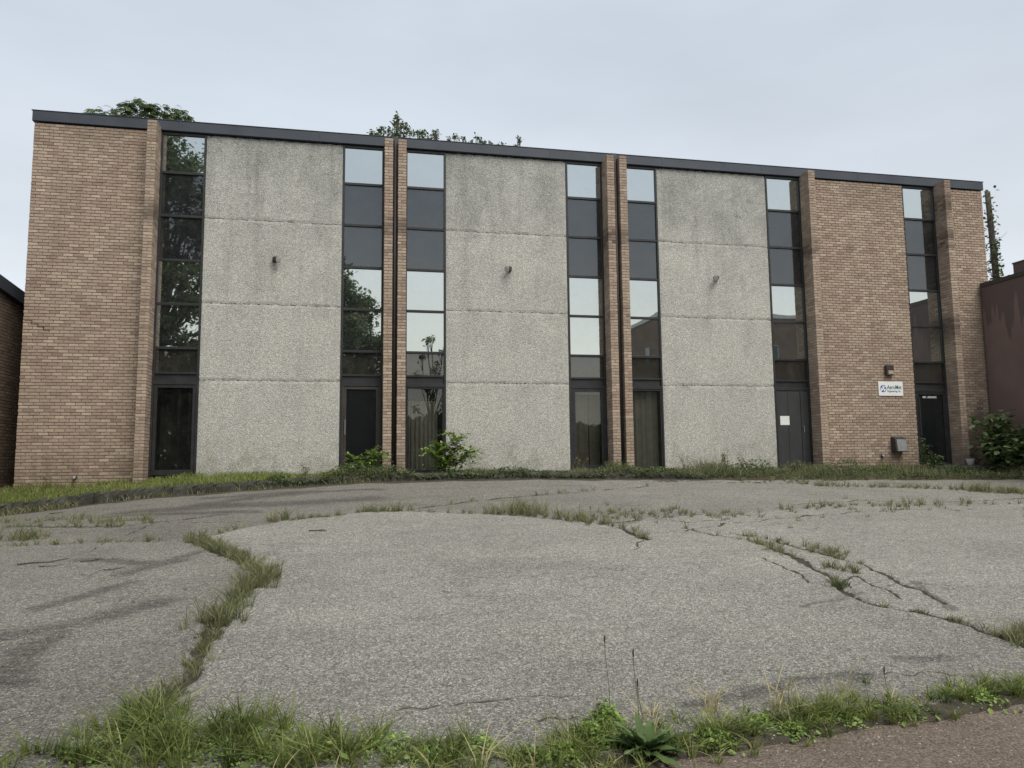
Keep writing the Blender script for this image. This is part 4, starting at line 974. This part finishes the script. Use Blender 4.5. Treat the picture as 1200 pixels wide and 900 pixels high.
leafy_plant('tree_sapling', 'bright green sapling with feathery leaves against the concrete, right of the first brick fin pair', 'sapling', b, [(stalk(b, .80, (.30, 0)), .014), (stalk((b[0]-.12, b[1]+.1, b[2]), .62, (-.35, 0)), .011), (stalk((b[0]+.1, b[1]-.1, b[2]), .5, (.75, 0)), .010), (stalk((b[0]-.05, b[1]-.15, b[2]), .42, (-.7, -.1)), .009), (stalk((b[0]+.05, b[1]+.05, b[2]), .68, (.05, 0)), .010)], .15, M['sapling'], 'saplings at the foot of the building', (9, .50), fill_=110)
p = on_y(432, 556, -.9); b = (p[0], -.9, float(z_verge(p[0], -.9))-.03)
leafy_plant('tree_sapling', 'smaller dark sapling in front of the brown framed glass door', 'sapling', b, [(stalk(b, .50, (.2, 0)), .011), (stalk((b[0]-.2, b[1], b[2]), .36, (-.4, 0)), .009), (stalk((b[0]+.12, b[1]-.1, b[2]), .42, (.2, 0)), .009)], .13, M['sapling'], 'saplings at the foot of the building', (7, .36), fill_=60)
def spike(px, h, label, y=-.9, ns=4, mat='dgrass', leaf=.06, spread=.2):
    p = on_y(px, 552, y); b = (p[0], y, float(z_verge(p[0], max(y, -1.5)))-.03)
    leafy_plant('tall_weed', label, 'weed', b, [(stalk((b[0]+random.gauss(0, .07), b[1]+random.gauss(0, .05), b[2]), h*random.uniform(.65, 1), (random.gauss(0, spread), random.gauss(0, .1)), 9), .006) for _ in range(ns)], leaf, M[mat], 'tall weeds at the foot of the building')
spike(850, .62, 'tall upright weed in front of the rightmost concrete panel, near its middle', ns=7)
spike(805, .50, 'thin sparse weed in front of the rightmost concrete panel, left of a denser weed', ns=4, leaf=.04)
spike(877, .42, 'low scraggly weed at the right end of the rightmost concrete panel', ns=5, spread=.35)
spike(676, .48, 'wispy weed in front of the glass door left of the second brick fin pair', ns=5, leaf=.045)
spike(714, .36, 'short weed at the foot of the second brick fin pair', ns=5, leaf=.05)
spike(1086, .95, 'tall narrow leafy weed in front of the last entrance door', ns=4, mat='weed', leaf=.11, spread=.06, y=-.8)
spike(1098, .5, 'bushy low weed beside the taller one at the last entrance door', ns=7, mat='weed', leaf=.10, spread=.35, y=-.85)
spike(930, .34, 'small flowering weed in front of the dark panelled door', ns=6, leaf=.05, spread=.3)
spike(358, .34, 'small dark weed below the right end of the leftmost concrete panel', ns=4, leaf=.05, spread=.3)
spike(56, .42, 'thin wilted weed against the left brick wall', ns=3, leaf=.04, y=-.35)
# big-leaved bush by the right-hand neighbour
p = on_y(1188, 550, -1.2); b = (p[0]-.05, -1.2, float(z_verge(p[0], -1.2)))
t = thing('bush', 'large dark leafy bush in front of the reddish brown wall', 'bush', b); mb = MB(); C = []
for i in range(26):
    az = random.uniform(0, 6.28); rr = random.uniform(.15, .85); h = random.uniform(.7, 1.75)*(1-.3*rr); pts = [(b[0]+math.cos(az)*rr*(s/5)**.8, b[1]+math.sin(az)*rr*.8*(s/5)**.8, b[2]+h*s/5) for s in range(6)]
    mb.tube(pts, [.016*(1-.14*s) for s in range(6)], 5)
    for s in range(1, 6):
        for q in range(15): C.append((pts[s][0]+random.gauss(0, .13), pts[s][1]+random.gauss(0, .13), pts[s][2]+random.gauss(0, .1)))
put(mb.build('stem', M['stem']), t); put(leaves(C, .19, 'foliage', M['bush'], .7, .8), t)
# rosette of dock in the foreground
b = at(755, 884); t = thing('dock_plant', 'rosette of broad dark green leaves at the foreground edge of the lot', 'plant', tuple(b))
for i in range(48):
    az = i*2.399+random.uniform(-.2, .2); L = random.uniform(.15, .225); el = random.uniform(.45, 1.15) if i > 16 else random.uniform(.2, .75); V = []; F = []; ns = 7; r_ = random.random()
    wd = L*random.uniform(.10, .135); d = (math.cos(az), math.sin(az)); sd_ = (-d[1], d[0])
    for s in range(ns+1):
        u = s/ns; k = math.sin(math.pi*min(1, u*.93+.05))**.8*wd if u < 1 else .001; ho = L*(u*math.cos(el)+.28*u*u); zo = L*(u*math.sin(el)-.24*u*u*math.cos(el)*1.4)
        c = (b[0]+d[0]*ho, b[1]+d[1]*ho, b[2]+.005+zo)
        wv = .006*math.sin(u*14+i)
        V += [(c[0]+sd_[0]*k, c[1]+sd_[1]*k, c[2]+k*.35+wv), c, (c[0]-sd_[0]*k, c[1]-sd_[1]*k, c[2]+k*.35-wv)]
    for s in range(ns):
        a_ = s*3; F += [(a_, a_+1, a_+4, a_+3), (a_+1, a_+2, a_+5, a_+4)]
    put(mesh_obj('leaf', V, F, M['dock'], None, {'rnd': ('FACE', [r_]*len(F))}, True), t)
def plantain(px, py, top, label):
    b = at(px, py); dep_ = (b-CAM)@FW; h = (py-top)*dep_/FPX; t = thing('plantain_stalk', label, 'weed', tuple(b), 'seed stalks in the foreground')
    pts = [(b[0]+.012*math.sin(i*.6), b[1], b[2]+h*i/8) for i in range(9)]; mb = MB(); mb.tube(pts, .0022, 5); put(mb.build('stalk', M['stem']), t)
    mb = MB(); mb.tube([(pts[8][0], b[1], b[2]+h-.002), (pts[8][0], b[1], b[2]+h+.012), (pts[8][0]+.001, b[1], b[2]+h+.03), (pts[8][0]+.002, b[1], b[2]+h+.042)], [.003, .0055, .005, .001], 7); put(mb.build('seed_head', M['seed'], None, True), t)
plantain(713, 852, 755, 'slender seed stalk left of a taller pair, over the foreground grass'); plantain(747, 870, 772, 'tallest slender seed stalk above the broad-leaved rosette'); plantain(751, 866, 806, 'short seed stalk beside the tallest one above the broad-leaved rosette')
plantain(1041, 836, 790, 'thin weed stalk at the right end of the foreground grass')
# twigs on the asphalt
def twig(pts, rad, label):
    w_ = [at(*q) for q in pts]; mb = MB(); c = sum(w_)/len(w_); t = thing('twig', label, 'twig', tuple(c), 'fallen twigs on the asphalt')
    P_ = [Vector((q[0], q[1], q[2]+rad*.8+.004)) for q in w_]; rad *= .6; mb.tube(P_, [rad*(1-.5*i/len(P_)) for i in range(len(P_))], 6); put(mb.build('branch', M['twig']), t)
    m = len(P_)//2; mb = MB(); mb.tube([P_[m], P_[m]+(P_[m]-P_[m-1]).normalized()*.10+Vector((.03, .06, .012))], [rad*.6, rad*.25], 5); put(mb.build('side_shoot', M['twig']), t)
twig([(20, 663), (38, 661), (58, 660), (80, 656)], .014, 'longest fallen twig at the left edge of the asphalt')
twig([(46, 665), (60, 664.5)], .01, 'short fallen twig just below the longest one')
twig([(94, 659), (106, 658.5), (117, 655.5)], .010, 'bent fallen twig to the right of the longest one')
twig([(121, 669), (130, 668.5), (141, 667)], .009, 'thin fallen twig beside the dark smear on the asphalt')
twig([(362, 623), (372, 622.8), (382, 623.2)], .014, 'straight fallen stick on the middle slab near the crack')
twig([(58, 603), (69, 602)], .016, 'small stick near the kerb at the left')

# ------------------------------------------------------------------ trees
def limb(mb, a, b, r0_, r1_, n=5, k=7, wig=.06):
    a, b = Vector(a), Vector(b); L = (b-a).length; pts = [a.lerp(b, i/n) + (Vector((random.gauss(0, wig), random.gauss(0, wig), 0))*L*.25 if 0 < i < n else Vector()) for i in range(n+1)]
    mb.tube(pts, [r0_+(r1_-r0_)*i/n for i in range(n+1)], k); return pts
def tree(name, label, base, clumps, leaf, per, mat, trunk_r=.18, frond=False, group=None, fork=.45):
    """clumps: list of (x, y, z, radius); limbs run from the trunk to every clump"""
    t = thing(name, label, 'tree', tuple(base), group); mb = MB()
    cz = np.mean([c[2] for c in clumps]); cx_ = np.mean([c[0] for c in clumps]); cy_ = np.mean([c[1] for c in clumps])
    zf = base[2] + (cz-base[2])*fork*1.25
    tr = limb(mb, base, (base[0]*.6+cx_*.4, base[1]*.6+cy_*.4, zf), trunk_r, trunk_r*.6, 6, 9, .03)
    C = []
    for (x, y, z, r_) in clumps:
        st = tr[-1] if z > zf else tr[4]; pts = limb(mb, st, (x, y, z), trunk_r*.4, .02, 5, 6)
        for q in range(6):
            d = Vector((random.gauss(0, 1), random.gauss(0, 1), random.gauss(.2, .8))).normalized()*r_*random.uniform(.5, .95); limb(mb, pts[-2], Vector((x, y, z))+d, .022, .006, 3, 4)
            n = int(per*(r_/.8)**2/6*random.uniform(.6, 1.4))
            cc = np.array([x, y, z]) + np.array(d)*.75
            C.append(cc + RNG.normal(0, r_*.30, (n, 3))*np.array([1, 1, .8]))
    put(mb.build('trunk', M['bark'], None, True), t); C = np.concatenate(C)
    put(leaves(C, leaf, 'crown', mat, 1.0, .55), t); return t
def px_clumps(lst, Y, px_m):
    o = []
    for px, py, rp in lst:
        p = on_y(px, py, Y+random.uniform(-.6, .6)); o.append((p[0], p[1], p[2], rp/px_m))
    return o
def fill(cl, n, down=2.5):
    return cl + [(c[0]+random.gauss(0, .5), c[1]+random.gauss(0, .8), c[2]-random.uniform(.8, down), c[3]*1.3) for c in random.sample(cl*3, n)]
# behind the roof, left: feathery compound-leaved tree
YB = 19.0; pm = FPX/39.5
t = thing('feathery_tree', 'feathery tree showing above the left end of the roof', 'tree', (-9.0, YB, -.4), 'trees behind the roof'); mb = MB()
tr = limb(mb, (-9, YB, -.4), (-9.2, YB, 7.0), .25, .15, 6, 9, .03)
tips = [(p_[0], p_[1], p_[2]) for p_ in [on_y(px, py, YB+random.uniform(-.8, .8)) for px, py in ((108,130),(120,129),(132,126),(146,124),(154,119),(163,122),(172,122),(182,124),(193,126),(204,127),(212,129),(219,134),(140,134),(168,132),(198,136),(126,136),(152,131),(184,133),(208,138),(176,128),(160,137),(140,141),(190,142),(114,139),(104,134),(110,128),(116,133),(222,139),(160,117),(150,121),(178,121),(120,136),(146,137),(205,134),(196,131))]]
fv, ft_, frn = [], [], []; off = 0
for tp in tips:
    pts = limb(mb, tr[-2] if random.random() < .5 else tr[-1], tp, .07, .012, 5, 5)
    for q in range(14):
        az = random.uniform(0, 6.28); el = random.uniform(-.1, 1.0); d = Vector((math.cos(az)*math.cos(el), math.sin(az)*math.cos(el)*.7, math.sin(el))); L = random.uniform(.35, .62); o_ = Vector(tp) - Vector((0, 0, random.uniform(0, .5)))
        sd_ = d.cross(Vector((0, 0, 1))).normalized()
        for s in range(1, 10):
            u = s/9; c = o_+d*L*u+Vector((0, 0, -L*.55*u*u))
            for sg in (-1, 1):
                ax = (sd_*sg+d*.5+Vector((0, 0, -.45))).normalized()*.17*(1-.4*u); wv = ax.cross(d).normalized()*.033; tip = c+ax
                n0 = off; fv += [tuple(c), tuple(c+ax*.45+wv), tuple(tip), tuple(c+ax*.45-wv)]; ft_ += [(n0, n0+1, n0+2, n0+3)]; off += 4; frn.append(random.random())
put(mb.build('trunk', M['bark'], None, True), t); put(mesh_obj('crown', fv, ft_, M['tree'], None, {'rnd': ('FACE', frn)}), t)
cl = px_clumps([(437,156,6),(446,154,7),(441,162,8),(456,154,5),(466,139,5),(463,147,8),(474,149,7),(468,157,9),(480,155,5),(458,163,8)], YB, pm)
tree('broadleaf_tree', 'dark clumped tree rising highest above the middle of the roof', (cl[0][0]+.8, YB, -.4), fill(cl, 8), .17, 520, M['tree'], .2, group='trees behind the roof')
cl = px_clumps([(489,156,5),(497,159,7),(504,163,5),(511,155,4),(512,161,6),(515,166,6),(490,165,8)], YB, pm)
tree('broadleaf_tree', 'lower rounded tree above the middle of the roof, right of the highest one', (cl[0][0]+.5, YB, -.4), fill(cl, 6), .16, 520, M['tree'], .16, group='trees behind the roof')
cl = px_clumps([(526,164,5),(534,160,5),(543,164,5),(551,168,4),(560,161,4),(566,166,5),(574,168,3)], YB+1, pm)
tree('broadleaf_tree', 'sparse low treetop above the roof over the left half of the middle concrete panel', (cl[2][0], YB+1, -.4), fill(cl, 6), .16, 520, M['tree'], .15, group='trees behind the roof')
cl = px_clumps([(584,169,3),(588,170,3),(607,163,4),(609,166,3.5),(604,171,3)], YB+1, pm)
tree('broadleaf_tree', 'two last leafy tips above the roof, rightmost of the treetops', (cl[2][0]-.4, YB+1, -.4), fill(cl, 5), .15, 560, M['tree'], .12, group='trees behind the roof')
# ivy-clad dead trunk beyond the right end
YI = 5.0; p0 = on_y(1168.5, 335, YI); p1 = on_y(1157, 225, YI); sl_ = (p1-p0)/(p1[2]-p0[2]); pb = p0 + sl_*(-.2-p0[2])
t = thing('dead_tree', 'bare broken tree trunk wrapped in ivy beyond the right end of the building', 'tree', tuple(pb)); mb = MB()
mb.tube([tuple(pb + (p1-pb)*u) for u in np.linspace(0, 1, 9)], [.17-.075*u for u in np.linspace(0, 1, 9)], 10); put(mb.build('trunk', M['bark'], None, True), t)
C = []; mb = MB()
for i in range(1500):
    u = random.uniform(.35, 1)
    dens = 1 if u < .82 else .25
    if random.random() > dens: continue
    c = pb+(p1-pb)*u; k = .13+.12*max(0, math.sin(u*23))*(u < .86); C.append((c[0]+random.gauss(.02, k*.45), c[1]+random.gauss(0, .15), c[2]+random.gauss(0, .1)))
for i in range(16):
    u = random.uniform(.5, .9); c = Vector(pb+(p1-pb)*u); d = Vector((random.choice((-.6, 1))*random.uniform(.3, .8), random.gauss(0, .2), random.uniform(-.3, .5))); mb = MB(); limb(mb, c, c+d, .008, .003, 4, 4, .3); put(mb.build('twig', M['twig']), t)
put(leaves(C, .13, 'ivy', M['tree'], 1, .8), t)
# behind the photographer: seen mirrored in the upper glass
def ball_tree(name, label, x, y, z0, top, rad, n, leaf, per, tr=.3, squash=1.0):
    cl = []
    zc0, zc1 = z0+(top-z0)*.30, top-rad*.25
    for i in range(n):
        u = (i+.5)/n; zz = zc0+(zc1-zc0)*u; rr = rad*math.sin(math.pi*(.18+.74*u))*random.uniform(.5, 1.0); az = i*2.4
        cl.append((x+rr*math.cos(az), y+rr*math.sin(az)*squash, zz, random.uniform(.9, 1.35)*rad/4))
    return tree(name, label, (x, y, z0), cl, leaf, per, M['tree'], tr, group='trees across the street', fork=.5)
ball_tree('street_tree', 'great spreading tree across the street, mirrored in the leftmost window strip', -11.6, -29, -1.4, 21.0, 4.4, 60, .34, 130, .42)
ball_tree('street_tree', 'rounded tree across the street, mirrored beside the first brick fin pair', -1.9, -30, -1.4, 13.3, 3.9, 46, .30, 430, .32)
ball_tree('street_tree', 'small slender tree across the street, mirrored right of the first brick fin pair', 5.1, -30, -1.4, 8.9, 1.2, 16, .24, 260, .12)
# brick building across the street
M['brick_far'] = brick_mat('red_brown_brick', False, .5)
nb = thing('street_building', 'brown brick building across the street, mirrored in the right-hand window strips', 'building', (30, -42, -1.4))
mb = MB(); mb.box(21.7, 62, -41.2, -31, -1.5, 10.6); f0 = len(mb.f)
put(mb.build('wall', M['brick_far'], attrs={'rnd': ('FACE', [.4]*f0), 'stain': ('FACE', [0]*f0)}), nb)
mb = MB(); mb.box(21.6, 62.1, -41.3, -30.9, 10.602, 10.9); put(mb.build('coping', M['spandrel_light']), nb)
for zz in (1.0, 4.2, 7.4):
    for xx in (25, 30, 35, 40, 45, 50):
        mb = MB(); mb.box(xx, xx+.9, -31.02, -30.93, zz, zz+1.2); f_ = put(mb.build('window', M['grey_metal']), nb)
        mb = MB(); mb.box(xx+.08, xx+.82, -30.95, -30.915, zz+.08, zz+1.12); q = put(mb.build('pane', M['black_glass']), nb); q.parent = f_; q.matrix_parent_inverse = Matrix.Identity(4)
    for yy in (-34, -38):
        mb = MB(); mb.box(21.63, 21.72, yy, yy+.8, zz, zz+1.2); put(mb.build('window', M['grey_metal']), nb)

# low wood and hedges across the street (seen only in the glass)
n = 42000; x = RNG.uniform(-40, 21, n); hh = np.interp(x, [-2, 3], [8.3, 4.2])+1.1*wob(x, x*0, 1, .05); y = -36+RNG.normal(0, 1.2, n); z = -1.4+hh*RNG.uniform(0, 1, n)**.7
stuff(leaves(np.stack([x, y, z], -1), .75, 'far_wood', M['tree'], 1, .6), 'low dark wood across the street')
